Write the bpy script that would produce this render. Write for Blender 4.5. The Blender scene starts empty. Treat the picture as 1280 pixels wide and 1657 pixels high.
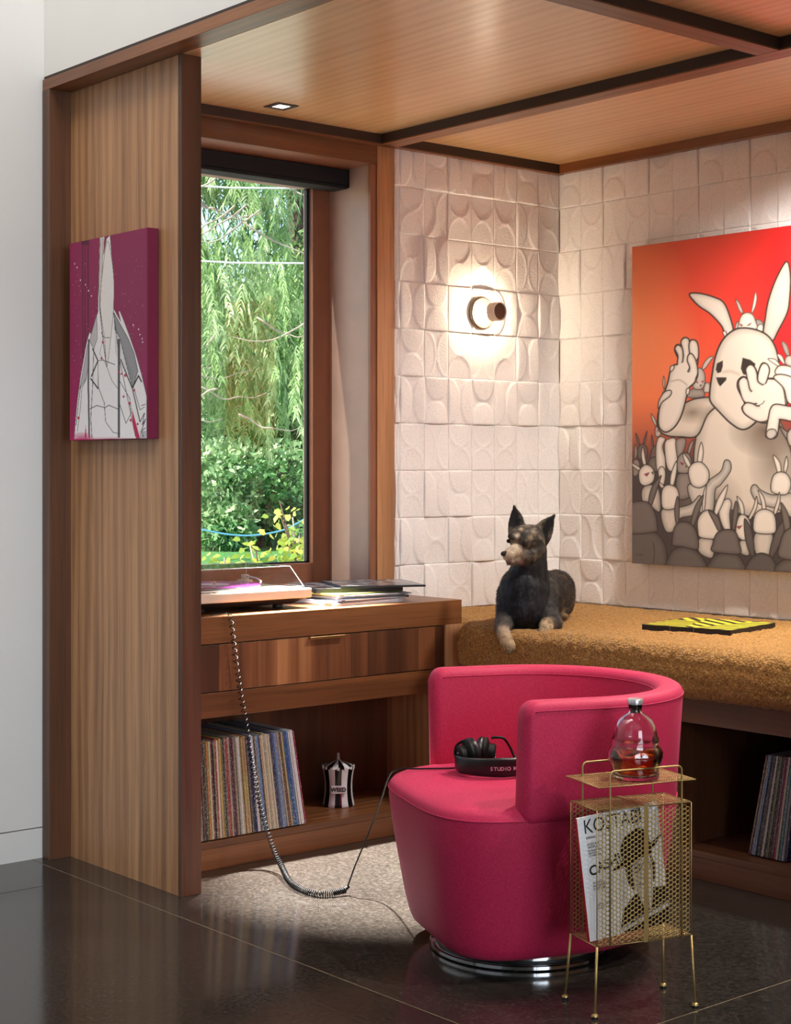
import bpy, bmesh, math, random
import numpy as np
from mathutils import Vector, Matrix
S = bpy.context.scene
COL = S.collection
rng = np.random.default_rng(7)
random.seed(7)

# ------------------------------------------------------------------ camera
CAMP = (4.5872, -4.7351, 1.25)
YAW = 49.8013
cd = bpy.data.cameras.new('camera')
cam = bpy.data.objects.new('camera', cd); COL.objects.link(cam)
cam.location = CAMP
cam.rotation_euler = (math.pi/2, 0, math.radians(YAW))
cd.sensor_fit = 'HORIZONTAL'; cd.sensor_width = 36
cd.lens = 36*2650/1280
cd.shift_y = -71.5/1280
cd.clip_start = .05; cd.clip_end = 300
S.camera = cam

# ------------------------------------------------------------------ world, sun, room lights, exposure
S.view_settings.view_transform = 'Standard'
S.view_settings.look = 'None'
S.view_settings.gamma = 1
S.view_settings.use_curve_mapping = False
S.view_settings.exposure = .1
S.cycles.use_denoising = True
S.cycles.max_bounces = 8
S.cycles.transparent_max_bounces = 24
S.cycles.sample_clamp_indirect = 6
S.cycles.caustics_reflective = False
S.cycles.caustics_refractive = False
W = bpy.data.worlds.new('sky'); S.world = W; W.use_nodes = True
nt = W.node_tree; bg = nt.nodes['Background']
sky = nt.nodes.new('ShaderNodeTexSky'); sky.sky_type = 'NISHITA'
sky.sun_disc = False; sky.sun_elevation = math.radians(42); sky.sun_rotation = math.radians(190)
nt.links.new(sky.outputs[0], bg.inputs[0]); bg.inputs[1].default_value = .36

def lamp(name, kind, loc, energy, color, target=None, **kw):
    d = bpy.data.lights.new(name, kind); d.energy = energy; d.color = color
    for k, v in kw.items(): setattr(d, k, v)
    o = bpy.data.objects.new(name, d); COL.objects.link(o); o.location = loc
    if target is not None:
        o.rotation_euler = (Vector(target)-Vector(loc)).to_track_quat('-Z', 'Y').to_euler()
    return o
lamp('sun', 'SUN', (0, -20, 20), 10, (1, .95, .86), (3.6, 0, 0), angle=math.radians(.6))
# area lamps stand in for daylight from unseen windows, then the room's own ceiling light
lamp('room_daylight_fill', 'AREA', (6.9, -3.55, 1.8), 140, (.84, .92, 1), (0, -3.0, 1.3), shape='RECTANGLE', size=2.2, size_y=2.4)
lamp('room_daylight_fill', 'AREA', (2.2, -8.4, 2.2), 8, (.84, .91, 1), (1.6, 0, 1.1), shape='RECTANGLE', size=4.0, size_y=2.0)  # weak fill added behind the camera
lamp('room_ceiling_light', 'AREA', (.85, -3.1, 4.0), 36, (1, .95, .90), (.35, -2.4, .8), shape='RECTANGLE', size=2.2, size_y=.5)
lamp('left_wall_fill_spot', 'SPOT', (1.7, -4.3, 3.7), 240, (.80, .89, 1), (-.155, -2.7, .1), spot_size=math.radians(44), spot_blend=1, shadow_soft_size=.2)  # added cool spot without a fixture, brightens the left wall

# ------------------------------------------------------------------ helpers
def lin(c):
    return tuple(((v/255)/12.92 if v/255 <= .04045 else ((v/255+.055)/1.055)**2.4) for v in c)
def rgb(r, g, b): return lin((r, g, b))+(1,)

class NT:
    def __init__(s, name):
        s.m = bpy.data.materials.new(name); s.m.use_nodes = True
        s.t = s.m.node_tree; s.b = s.t.nodes['Principled BSDF']
    def n(s, typ, **kw):
        nd = s.t.nodes.new('ShaderNode'+typ)
        for k, v in kw.items():
            if k[0] == 'i' and k[1:].isdigit(): s.set(nd.inputs[int(k[1:])], v)
            elif k in nd.inputs.keys() and not hasattr(nd, k): s.set(nd.inputs[k], v)
            else: setattr(nd, k, v)
        return nd
    def set(s, sock, v):
        if isinstance(v, bpy.types.NodeSocket): s.t.links.new(v, sock)
        elif isinstance(v, bpy.types.Node): s.t.links.new(v.outputs[0], sock)
        else: sock.default_value = v
    def math(s, op, a, b=0., c=None):
        nd = s.n('Math', operation=op); s.set(nd.inputs[0], a); s.set(nd.inputs[1], b)
        if c is not None: s.set(nd.inputs[2], c)
        return nd.outputs[0]
    def ramp(s, fac, stops, interp='LINEAR'):
        nd = s.n('ValToRGB'); r = nd.color_ramp; r.interpolation = interp
        while len(r.elements) < len(stops): r.elements.new(.5)
        for e, (p, c) in zip(r.elements, stops):
            e.position = p; e.color = c if len(c) == 4 else tuple(c)+(1,)
        s.set(nd.inputs[0], fac); return nd.outputs[0]
    def mix(s, fac, a, b, blend='MIX'):
        nd = s.n('Mix', data_type='RGBA', blend_type=blend)
        s.set(nd.inputs[0], fac); s.set(nd.inputs[6], a); s.set(nd.inputs[7], b); return nd.outputs[2]
    def noise(s, vec, scale, detail=2, rough=.5, dist=0):
        nd = s.n('TexNoise'); nd.inputs['Scale'].default_value = scale; nd.inputs['Detail'].default_value = detail
        nd.inputs['Roughness'].default_value = rough; nd.inputs['Distortion'].default_value = dist
        if vec is not None: s.set(nd.inputs['Vector'], vec)
        return nd.outputs[0]
    def coord(s, scale=(1, 1, 1), rnd=0.):
        tc = s.n('TexCoord').outputs['Object']
        if rnd:
            oi = s.n('ObjectInfo').outputs['Random']
            add = s.n('VectorMath', operation='ADD'); s.set(add.inputs[0], tc)
            cmb = s.n('CombineXYZ'); v = s.math('MULTIPLY', oi, rnd)
            for i in range(3): s.set(cmb.inputs[i], v)
            s.set(add.inputs[1], cmb); tc = add.outputs[0]
        mp = s.n('Mapping'); s.set(mp.inputs[0], tc); mp.inputs[3].default_value = scale
        return mp.outputs[0]
    def bump(s, h, strength=.3, dist=.01):
        nd = s.n('Bump'); nd.inputs['Strength'].default_value = strength; nd.inputs['Distance'].default_value = dist
        s.set(nd.inputs['Height'], h); s.t.links.new(nd.outputs[0], s.b.inputs['Normal'])
    def base(s, c=None, rough=None, metal=None, **kw):
        if c is not None: s.set(s.b.inputs['Base Color'], c)
        if rough is not None: s.set(s.b.inputs['Roughness'], rough)
        if metal is not None: s.set(s.b.inputs['Metallic'], metal)
        for k, v in kw.items(): s.set(s.b.inputs[k.replace('_', ' ')], v)
        return s.m

def simple(name, c, rough=.5, metal=0, var=.12, scale=30, bump=0, bscale=200, **kw):
    k = NT(name); v = k.coord(); n = k.noise(v, scale, 3)
    f = k.ramp(n, [(.3, (1-var,)*3), (.7, (1+var*.4,)*3)])
    k.base(k.mix(1, rgb(*c), f, 'MULTIPLY'), rough, metal, **kw)
    if bump: k.bump(k.noise(v, bscale, 2), bump, .003)
    return k.m

def walnut(name, axis, dark, mid, light, strip=.06, rough=.4, contrast=1, svar=.28, coat=0, pore=.75):
    k = NT(name)
    sc = [13, 13, 13]; sc[axis] = .55
    v = k.coord(tuple(sc), 9.)
    n1 = k.noise(v, 1.0, 5, .6, .9)
    sc2 = [160, 160, 160]; sc2[axis] = 4
    n2 = k.noise(k.coord(tuple(sc2)), 1.0, 2)
    raw = k.n('SeparateXYZ', i0=k.coord((1, 1, 1)))
    oth = [i for i in range(3) if i != axis]
    s_ = k.math('ADD', raw.outputs[oth[0]], raw.outputs[oth[1]])
    s_ = k.math('ADD', s_, k.math('MULTIPLY', k.n('ObjectInfo').outputs['Random'], 3.3))
    cell = k.math('FLOOR', k.math('DIVIDE', s_, strip))
    wn = k.n('TexWhiteNoise', noise_dimensions='1D'); k.set(wn.inputs['W'], cell)
    # wavy cathedral lines
    wv = k.n('TexWave', wave_type='BANDS', bands_direction='XYZ'[oth[0]]); wv.inputs['Scale'].default_value = 7
    wv.inputs['Distortion'].default_value = 9; wv.inputs['Detail'].default_value = 2; wv.inputs['Detail Scale'].default_value = .6
    sc3 = [1, 1, 1]; sc3[axis] = .1
    k.set(wv.inputs['Vector'], k.coord(tuple(sc3), 5.))
    f = k.math('ADD', k.math('MULTIPLY', n1, .62), k.math('MULTIPLY', wv.outputs[1], .22))
    f = k.math('ADD', f, k.math('MULTIPLY', k.math('SUBTRACT', wn.outputs[0], .5), svar))
    f = k.math('ADD', k.math('MULTIPLY', k.math('SUBTRACT', f, .42), contrast), .45)
    c = k.ramp(f, [(.12, rgb(*dark)), (.46, rgb(*mid)), (.85, rgb(*light))])
    pores = k.ramp(n2, [(.36, (.72,)*3), (.5, (1,)*3)])
    k.base(k.mix(pore, c, pores, 'MULTIPLY'), rough)
    k.b.inputs['Coat Weight'].default_value = coat; k.b.inputs['Coat Roughness'].default_value = .25
    k.bump(n2, .06, .002)
    return k.m

class G:
    """collects raw geometry of ONE mesh"""
    def __init__(s): s.v = []; s.f = []; s.n = 0
    def add(s, V, F):
        o = s.n; V = [tuple(map(float, p)) for p in V]
        s.v += V; s.f += [tuple(i+o for i in f) for f in F]; s.n += len(V); return s
    def box(s, x0, x1, y0, y1, z0, z1):
        V = [(x, y, z) for z in (z0, z1) for y in (y0, y1) for x in (x0, x1)]
        return s.add(V, [(0, 2, 3, 1), (4, 5, 7, 6), (0, 1, 5, 4), (2, 6, 7, 3), (0, 4, 6, 2), (1, 3, 7, 5)])
    def obox(s, c, a, b, n, ha, hb, hn):
        c, a, b, n = map(np.asarray, (c, a, b, n))
        V = [c+a*i*ha+b*j*hb+n*k*hn for k in (-1, 1) for j in (-1, 1) for i in (-1, 1)]
        return s.add(V, [(0, 2, 3, 1), (4, 5, 7, 6), (0, 1, 5, 4), (2, 6, 7, 3), (0, 4, 6, 2), (1, 3, 7, 5)])
    def loft(s, rings, closed=True, cap=True):
        V = [p for r in rings for p in r]; m = len(rings[0]); F = []
        for i in range(len(rings)-1):
            for j in range(m if closed else m-1):
                a = i*m+j; b = i*m+(j+1) % m
                F.append((a, b, b+m, a+m))
        if cap:
            F.append(tuple(range(m-1, -1, -1))); F.append(tuple((len(rings)-1)*m+j for j in range(m)))
        return s.add(V, F)
    def tube(s, P, r, n=8, cap=True):
        P = np.asarray(P, float); m = len(P)
        R = np.full(m, r) if np.isscalar(r) else np.asarray(r, float)
        T = np.gradient(P, axis=0); T /= np.linalg.norm(T, axis=1)[:, None]+1e-12
        u = np.cross(T[0], (0, 0, 1.)); 
        if np.linalg.norm(u) < .05: u = np.cross(T[0], (1., 0, 0))
        rings = []
        for i in range(m):
            u = u-T[i]*np.dot(u, T[i]); u /= np.linalg.norm(u); w = np.cross(T[i], u)
            rings.append([P[i]+R[i]*(math.cos(t)*u+math.sin(t)*w) for t in np.linspace(0, 2*math.pi, n, False)])
        return s.loft(rings, True, cap)
    def lathe(s, prof, c=(0, 0, 0), n=32, axis=(0, 0, 1), cap=True):
        ax = np.asarray(axis, float); ax /= np.linalg.norm(ax)
        u = np.cross(ax, (0, 0, 1.))
        if np.linalg.norm(u) < .05: u = np.array((1., 0, 0))
        u /= np.linalg.norm(u); w = np.cross(ax, u); c = np.asarray(c, float)
        return s.loft([[c+ax*z+max(r, 1e-5)*(math.cos(t)*u+math.sin(t)*w) for t in np.linspace(0, 2*math.pi, n, False)] for r, z in prof], True, cap)
    def grid(s, P):
        a, b = len(P), len(P[0])
        return s.add([p for r in P for p in r], [(i*b+j, i*b+j+1, (i+1)*b+j+1, (i+1)*b+j) for i in range(a-1) for j in range(b-1)])
    def build(s, name, mat, parent=None, smooth=None, bevel=0, seg=2, **props):
        me = bpy.data.meshes.new(name); me.from_pydata(s.v, [], s.f); me.update()
        return link(name, me, mat, parent, smooth, bevel, seg, **props)

def link(name, me, mat, parent=None, smooth=None, bevel=0, seg=2, fix=True, **props):
    if fix:
        bm = bmesh.new(); bm.from_mesh(me); bmesh.ops.recalc_face_normals(bm, faces=bm.faces); bm.to_mesh(me); bm.free()
    if smooth is not None:
        me.polygons.foreach_set('use_smooth', np.ones(len(me.polygons), bool))
        if smooth < 180: me.set_sharp_from_angle(angle=math.radians(smooth))
    o = bpy.data.objects.new(name, me); COL.objects.link(o)
    for m in (mat if isinstance(mat, (list, tuple)) else [mat]): me.materials.append(m)
    if bevel:
        b = o.modifiers.new('bevel', 'BEVEL'); b.width = bevel; b.segments = seg; b.limit_method = 'ANGLE'; b.angle_limit = .6
    if parent is not None:
        o.parent = parent; o.matrix_parent_inverse = parent_world(parent).inverted()
    for k, v in props.items(): o[k] = v
    return o

def parent_world(o):
    m = o.matrix_basis.copy()
    if o.parent: m = parent_world(o.parent) @ o.matrix_parent_inverse @ m
    return m

def np_mesh(name, V, F, col=None):
    """fast mesh from numpy; F is (n,3) or (n,4); col = per-vertex linear rgb"""
    V = np.asarray(V, np.float32); F = np.asarray(F, np.int32); k = F.shape[1]
    me = bpy.data.meshes.new(name)
    me.vertices.add(len(V)); me.vertices.foreach_set('co', V.ravel())
    me.loops.add(F.size); me.loops.foreach_set('vertex_index', F.ravel())
    me.polygons.add(len(F)); me.polygons.foreach_set('loop_start', np.arange(0, F.size, k, dtype=np.int32))
    me.update(calc_edges=True)
    if col is not None:
        a = me.color_attributes.new('paint', 'FLOAT_COLOR', 'POINT')
        a.data.foreach_set('color', np.c_[col, np.ones(len(col))].astype(np.float32).ravel())
    return me

def thing(name, label, cat, loc=(0, 0, 0), group=None, kind=None):
    o = bpy.data.objects.new(name, None); COL.objects.link(o)
    o.location = loc; o.empty_display_size = .05
    o['label'] = label; o['category'] = cat
    if group: o['group'] = group
    if kind: o['kind'] = kind
    return o
def tag(o, label, cat, group=None, kind=None):
    o['label'] = label; o['category'] = cat
    if group: o['group'] = group
    if kind: o['kind'] = kind
    return o
def dup(root, loc, label=None, group=None):
    r = root.copy(); COL.objects.link(r); r.location = loc
    if label: r['label'] = label
    if group: r['group'] = group
    for ch in list(root.children):
        c = ch.copy(); COL.objects.link(c); c.parent = r
        for g in ch.children:
            d = g.copy(); COL.objects.link(d); d.parent = c
    return r
def struct(name, label=None):
    o = bpy.data.objects.new(name, None); COL.objects.link(o); o['kind'] = 'structure'
    if label: o['label'] = label
    return o
def paintmat(name, rough=.5, bump=0, spec=.4, coat=0):
    k = NT(name); a = k.n('VertexColor', layer_name='paint')
    n = k.noise(k.coord(), 300, 2)
    k.base(k.mix(1, a.outputs[0], k.ramp(n, [(.3, (.95,)*3), (.7, (1.03,)*3)]), 'MULTIPLY'), rough)
    k.b.inputs['Specular IOR Level'].default_value = spec
    k.b.inputs['Coat Weight'].default_value = coat
    if bump: k.bump(n, bump, .001)
    return k.m

# flat artwork: shapes are evaluated on the points of a fine mesh lying in the picture's own plane
def spline(P, closed=True, n=6):
    P = np.asarray(P, float); m = len(P); out = []
    for i in range(m if closed else m-1):
        if closed: p0, p1, p2, p3 = P[i-1], P[i], P[(i+1) % m], P[(i+2) % m]
        else: p0, p1, p2, p3 = P[max(i-1, 0)], P[i], P[i+1], P[min(i+2, m-1)]
        for t in np.linspace(0, 1, n, False):
            out.append(.5*(2*p1+(p2-p0)*t+(2*p0-5*p1+4*p2-p3)*t*t+(3*p1-p0-3*p2+p3)*t**3))
    if not closed: out.append(P[-1])
    return np.array(out)
class Art:
    def __init__(s, q, col):
        s.q = np.asarray(q, float); s.c = np.tile(np.asarray(lin(col)), (len(q), 1)).astype(float) if np.ndim(col) == 1 else np.array(col, float)
    def _sd(s, P, closed, pad):
        lo, hi = P.min(0)-pad, P.max(0)+pad
        idx = np.nonzero(((s.q >= lo) & (s.q <= hi)).all(1))[0]; q = s.q[idx]
        d = np.full(len(q), 1e9); w = np.zeros(len(q), bool); m = len(P)
        for i in range(m if closed else m-1):
            a, b = P[i], P[(i+1) % m]; ab = b-a
            t = np.clip(((q-a)@ab)/(ab@ab+1e-12), 0, 1)
            e = q-a-t[:, None]*ab; d = np.minimum(d, (e*e).sum(1))
            if closed and a[1] != b[1]:
                w ^= ((a[1] > q[:, 1]) != (b[1] > q[:, 1])) & (q[:, 0] < ab[0]*(q[:, 1]-a[1])/ab[1]+a[0])
        d = np.sqrt(d)
        return idx, np.where(w, -d, d) if closed else d
    def fill(s, P, col, edge=None, ew=2, rim=0, rimk=.6, soft=.6, curve=True, n=5, alpha=1):
        P = spline(P, True, n) if curve else np.asarray(P, float)
        idx, d = s._sd(P, True, ew+3)
        a = (np.clip(.5-d/(2*soft), 0, 1)*alpha)[:, None]
        c = np.asarray(lin(col))[None, :].repeat(len(idx), 0)
        if rim: c = c*(rimk+(1-rimk)*np.clip(-d/rim, 0, 1)**.7)[:, None]
        s.c[idx] = s.c[idx]*(1-a)+c*a
        if edge is not None:
            a = np.clip(.5-(np.abs(d)-ew/2)/(2*soft), 0, 1)[:, None]
            s.c[idx] = s.c[idx]*(1-a)+np.asarray(lin(edge))*a
        return s
    def line(s, P, col, w=2, soft=.6, curve=True, alpha=1):
        P = spline(P, False, 6) if curve else np.asarray(P, float)
        idx, d = s._sd(P, False, w+3)
        a = (np.clip(.5-(d-w/2)/(2*soft), 0, 1)*alpha)[:, None]
        s.c[idx] = s.c[idx]*(1-a)+np.asarray(lin(col))*a
        return s
    def glow(s, c, rx, ry, col, a=1, p=1):
        d = ((s.q-np.asarray(c))/np.array([rx, ry]))
        k = (np.clip(1-np.sqrt((d*d).sum(1)), 0, 1)**p*a)[:, None]
        s.c = s.c*(1-k)+np.asarray(lin(col))*k
        return s

# ------------------------------------------------------------------ materials
WZ = walnut('walnut_vertical', 2, (120, 82, 56), (182, 133, 92), (212, 166, 120), .052, .38, .8, .16)
WX = walnut('walnut_along_x', 0, (86, 50, 28), (130, 80, 46), (166, 110, 68), .5, .36, 1.0, .06)
WY = walnut('walnut_along_y', 1, (72, 42, 24), (112, 69, 39), (146, 95, 56), .5, .36, 1.0, .06)
WBX = walnut('shade_toned_bench_walnut', 0, (58, 34, 22), (88, 54, 35), (116, 76, 50), .5, .4, 1.0, .06)  # darker copy of the walnut, the bench's shade is put into its colour
WDARK = walnut('walnut_shadow_side', 2, (60, 36, 24), (92, 58, 38), (120, 80, 54), .07, .4, 1.0, .2)  # walnut copy with the shade of turned-away sides in its colour
WCEIL = walnut('walnut_ceiling', 0, (206, 148, 92), (238, 190, 134), (250, 212, 160), .8, .30, .8, .05, coat=.8, pore=.25)
WDRAW = walnut('walnut_drawer_veneer', 2, (70, 40, 24), (122, 74, 44), (172, 118, 76), .075, .4, 1.1, .5)
BRONZE = simple('bronze_window_frame', (142, 92, 66), .42, 0, .1, 12)
GREYBROWN = simple('taupe_jamb_lining', (176, 146, 132), .4, 0, .08, 9)
BLACKFAB = simple('black_shade_fabric', (14, 14, 15), .85)
PLASTER = simple('white_wall_paint', (222, 220, 216), .6, 0, .02, 3)
GAPSHADE = simple('reveal_shade', (46, 28, 18), .6)  # dark brown that paints in the shade of gaps and beam sides

def concrete():
    k = NT('polished_concrete'); v = k.coord((1, 1, 1), 3.)
    big = k.noise(v, 1.4, 5, .6); fine = k.noise(v, 90, 3, .7)
    c = k.ramp(big, [(.3, rgb(37, 33, 30)), (.55, rgb(45, 41, 37)), (.75, rgb(54, 49, 45))])
    c = k.mix(.7, c, k.ramp(fine, [(.32, (.45,)*3), (.5, (1,)*3), (.68, (2.0,)*3)]), 'MULTIPLY')
    vo = k.n('TexVoronoi'); vo.inputs['Scale'].default_value = 210; k.set(vo.inputs['Vector'], v)
    sp = k.ramp(vo.outputs[0], [(.12, (5., 4.7, 4.3)), (.22, (1,)*3)])
    c = k.mix(.6, c, sp, 'MULTIPLY')
    k.base(c, k.ramp(fine, [(.3, (.09,)*3), (.8, (.18,)*3)]))
    k.b.inputs['Specular IOR Level'].default_value = .62
    k.bump(fine, .012, .001)
    return k.m
CONC = concrete()
def plush_wall():
    k = NT('tufted_wallcovering'); v = k.coord((1, 1, 1), 2.)
    n = k.noise(v, 160, 3, .7); b = k.noise(v, 2, 2)
    k.base(k.mix(1, k.ramp(b, [(.3, rgb(238, 233, 229)), (.7, rgb(246, 242, 239))]), k.ramp(n, [(.3, (.9,)*3), (.65, (1.03,)*3)]), 'MULTIPLY'), .9)
    k.b.inputs['Specular IOR Level'].default_value = .15
    k.bump(k.noise(v, 190, 2, .6), .38, .006)
    return k.m
WALLC = plush_wall()

# ------------------------------------------------------------------ floor: slabs with open control joints
fl = G().box(-.5, 7.5, -9, .5, -.12, -.0012).build('floor', simple('joint_filler', (148, 128, 100), .6), kind='structure')
xs = [-.5, .17, 2.16, 4.2, 6.2, 7.5]; ys = [-9, -6.6, -4.4, -2.25, .5]
xs = [-.5, 2.155, 4.2, 6.2, 7.5]
g_ = .0022
for j in range(len(ys)-1):
    xx = [-.5, .168]+xs[1:] if j == 2 else xs
    for i in range(len(xx)-1):
        G().box(xx[i]+g_, xx[i+1]-g_, ys[j]+g_, ys[j+1]-g_, -.0012, 0).build('slab', CONC, fl)

# ------------------------------------------------------------------ big white room in front of the nook
def wall(name, boxes, mat, **kw):
    g = G()
    for b in boxes: g.box(*b)
    return g.build(name, mat, None, None, 0, 2, kind='structure', **kw)
wall('wall_left', [(-.30, -.155, -9, -2.19, .100, 4.2)], PLASTER)
wall('baseboard_left', [(-.30, -.155, -9, -2.19, .0, .096)], PLASTER)
wall('wall_portal', [(-.155, 7.3, -2.205, -2.10, 2.503, 4.2), (3.9, 7.3, -2.205, -2.10, 0, 2.503)], PLASTER)
wall('wall_behind_camera', [(-.3, 7.3, -9.1, -9, 0, 4.2)], PLASTER)
wall('wall_right', [(7.2, 7.3, -9, -2.2, 0, 4.2)], PLASTER)
wall('ceiling_room', [(-.3, 7.3, -9, -2.2, 4.2, 4.3)], PLASTER)

# ------------------------------------------------------------------ walnut portal and partition
G().box(-.150, 3.9, -2.212, -2.128, 2.457, 2.492).build('trim_1', WX, None, bevel=.001, kind='structure', label='walnut header board across the top of the nook opening')
G().box(-.150, 3.9, -2.206, -2.10, 2.492, 2.503).build('trim_2', GAPSHADE, None, kind='structure', label='dark strip standing in for the shadow gap above the walnut header')
G().box(-.152, -.106, -2.212, -2.06, 0, 2.457).build('trim_3', WDARK, None, bevel=.001, kind='structure', label='walnut jamb toned as a shadow side, at the left of the nook opening')
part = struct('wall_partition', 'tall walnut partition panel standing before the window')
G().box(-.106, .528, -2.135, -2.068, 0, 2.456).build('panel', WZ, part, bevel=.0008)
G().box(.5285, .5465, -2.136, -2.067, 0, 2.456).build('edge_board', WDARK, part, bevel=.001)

# ------------------------------------------------------------------ nook ceiling: recessed panels between beams
ce = G().box(-.1, 3.9, -2.12, .2, 2.475, 2.60).build('ceiling', GAPSHADE, kind='structure')
for x0, x1, y0, y1 in ((.03, 1.70, -2.128, -.955), (.03, 1.70, -.875, -.03), (1.78, 3.9, -2.128, -.955), (1.78, 3.9, -.875, -.03)):
    G().box(x0, x1, y0, y1, 2.456, 2.476).build('panel', WCEIL, ce)
for nm, b, cap in (('x', (.02, 3.9, -.955, -.875), WX), ('y', (1.70, 1.78, -2.128, -.955), WY), ('y', (-.04, .034, -2.06, 0), WY)):
    bmv = G().box(b[0], b[1], b[2], b[3], 2.423, 2.476).build('beam', GAPSHADE, ce)  # sides coloured dark for their shade, wood only on the bottom face
    G().box(b[0]+.0012, b[1]-.0012, b[2]+.0012, b[3]-.0012, 2.4185, 2.423).build('beam_face', cap, bmv, bevel=.0006)
G().box(.034, 3.9, -.034, .0, 2.420, 2.474).build('beam', WX, ce, bevel=.001)

# ------------------------------------------------------------------ window wall and back wall, covered with relief tiles
ww = wall('wall_window', [(-.30, -.012, -.950, 0, 0, 2.47), (-.30, -.012, -2.06, -.950, 0, .765), (-.30, -.022, -2.06, -.950, 2.40, 2.47), (-.30, -.02, -2.06, -2.03, .765, 2.40)], PLASTER)
wb = wall('wall_back', [(-.30, 3.9, .012, .2, 0, 2.47)], PLASTER)
wall('wall_nook_right', [(3.9, 4.0, -2.1, .2, 0, 2.47)], WZ)
TW, TH = .12, .1744
def tile_mesh(kind, style, nx=24, nz=36):
    u = np.linspace(0, 1, nx+1); w = np.linspace(0, 1, nz+1)
    U, Wv = np.meshgrid(u, w, indexing='ij')
    def ell(cu, cw, a, b): return np.sqrt(((U-cu)/a)**2+((Wv-cw)/b)**2)
    if kind == 'V': d = np.minimum(ell(.5, 0, .475, .485), ell(.5, 1, .475, .485))
    else: d = np.minimum(ell(0, .5, .47, .495), ell(1, .5, .47, .495))
    d = (d-1)*.055
    st = np.clip(.5-d/.008, 0, 1); st = st*st*(3-2*st)
    hi, lo, lip, dome = style
    h = lo+(hi-lo)*st+lip*np.exp(-(d/.0042)**2)+dome*np.clip(-d/.04, 0, 1)
    eu = np.minimum(U, 1-U)*TW; ew = np.minimum(Wv, 1-Wv)*TH
    e = np.clip(np.minimum(eu, ew)/.0025, 0, 1)
    h = h*(.8+.2*e)-.0008*(1-e)
    P = np.stack([U*TW, -(h+.006), Wv*TH], -1)
    V = P.reshape(-1, 3); m = nz+1
    I = np.arange(nx)[:, None]*m+np.arange(nz)[None, :]
    F = np.stack([I, I+m, I+m+1, I+1], -1).reshape(-1, 4)
    b = len(V); rim = [(i*m) for i in range(nx+1)]+[nx*m+j for j in range(1, m)]+[i*m+nz for i in range(nx-1, -1, -1)]+[j for j in range(nz-1, 0, -1)]
    Vb = V[rim].copy(); Vb[:, 1] = 0
    k = len(rim); F2 = np.array([(rim[i], b+i, b+(i+1) % k, rim[(i+1) % k]) for i in range(k)])
    me = np_mesh('tile', np.vstack([V, Vb]), np.vstack([F, F2]))
    me.polygons.foreach_set('use_smooth', np.ones(len(me.polygons), bool)); me.materials.append(WALLC)
    return me
STY = [(.0042, 0, .0014, .003), (-.0028, .0, .0022, -.001), (.0008, .0, .0028, .0006), (.0056, 0, .0010, .004), (.0004, .0, .0026, 0)]
TM = {(k, i): tile_mesh(k, s) for k in 'VH' for i, s in enumerate(STY)}
ROWS = ['HVHVHVH', 'VHVVVHV', 'VHVVVHV', 'HVHVHVH', 'VHVHVHV', 'HVHVHVH', 'VHVVVHV', 'VHVVVHV', 'HVHVHVH', 'VHVHVHV']
RSTY = [0, 1, 1, 3, 1, 3, 2, 4, 0, 4]
R90 = Matrix.Rotation(math.radians(90), 4, 'Z')
def place_tile(parent, me, M, sx=1):
    o = bpy.data.objects.new('tile', me); COL.objects.link(o); o.parent = parent
    o.matrix_basis = M @ Matrix.Diagonal((sx, 1, 1, 1))
r2 = random.Random(3)
for r, row in enumerate(ROWS):
    z = 2.286-TH*r
    for c in range(-1, 7):
        k = row[c] if c >= 0 else row[1]
        st = RSTY[r] if r2.random() < .7 else r2.choice([0, 1, 2, 3])
        if c >= 0: M = Matrix.Translation((-.006, -.84+TW*c, z)) @ R90
        else: M = Matrix.Translation((-.006, -.865, z)) @ R90
        place_tile(ww, TM[k, st], M, 1 if c >= 0 else .025/TW)
    RR = ('VH'*13 if r in (0, 3, 5, 8) else 'HVHVVVHVHVVVHVHVVVHVHVVVH')[:25]
    for c in range(25):
        st = RSTY[r] if r2.random() < .7 else r2.choice([0, 1, 2, 3])
        place_tile(wb, TM[RR[c], st], Matrix.Translation((.118*c, .006, z)), .118/TW)

# ------------------------------------------------------------------ window: casing, jamb lining, frame, pane
G().box(-.012, .004, -.948, -.866, .780, 2.420).build('trim_4', WZ, None, bevel=.0015, kind='structure', label='walnut post between the window and the relief wall')
G().box(-.02, .002, -2.06, -.948, 2.352, 2.420).build('trim_5', WY, None, bevel=.0015, kind='structure', label='walnut head board above the window')
win = struct('window_1', 'deep set window with bronze frame and taupe jamb lining')
G().box(-.262, -.018, -.961, -.950, .787, 2.362).build('jamb_lining', GREYBROWN, win, bevel=.001)
G().box(-.018, -.002, -.975, -.950, .787, 2.352).build('edge_trim', BRONZE, win, bevel=.002)
G().box(-.262, -.018, -2.03, -.961, 2.352, 2.362).build('head_lining', BRONZE, win, bevel=.001)
G().box(-.262, -.018, -2.032, -2.021, .787, 2.352).build('jamb_lining', GREYBROWN, win, bevel=.001)
f = G()
f.box(-.32, -.262, -1.040, -.955, .787, 2.362); f.box(-.32, -.262, -2.03, -1.95, .787, 2.362)
f.box(-.32, -.262, -1.95, -1.040, .787, .897); f.box(-.32, -.262, -1.95, -1.040, 2.29, 2.362)
f.build('frame', BRONZE, win, bevel=.002)
gk = G()
gk.box(-.30, -.285, -1.052, -1.040, .897, 2.29); gk.box(-.30, -.285, -1.95, -1.938, .897, 2.29)
gk.box(-.30, -.285, -1.95, -1.04, .897, .903)
gk.build('gasket', simple('dark_gasket', (22, 34, 38), .4), win)
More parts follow.
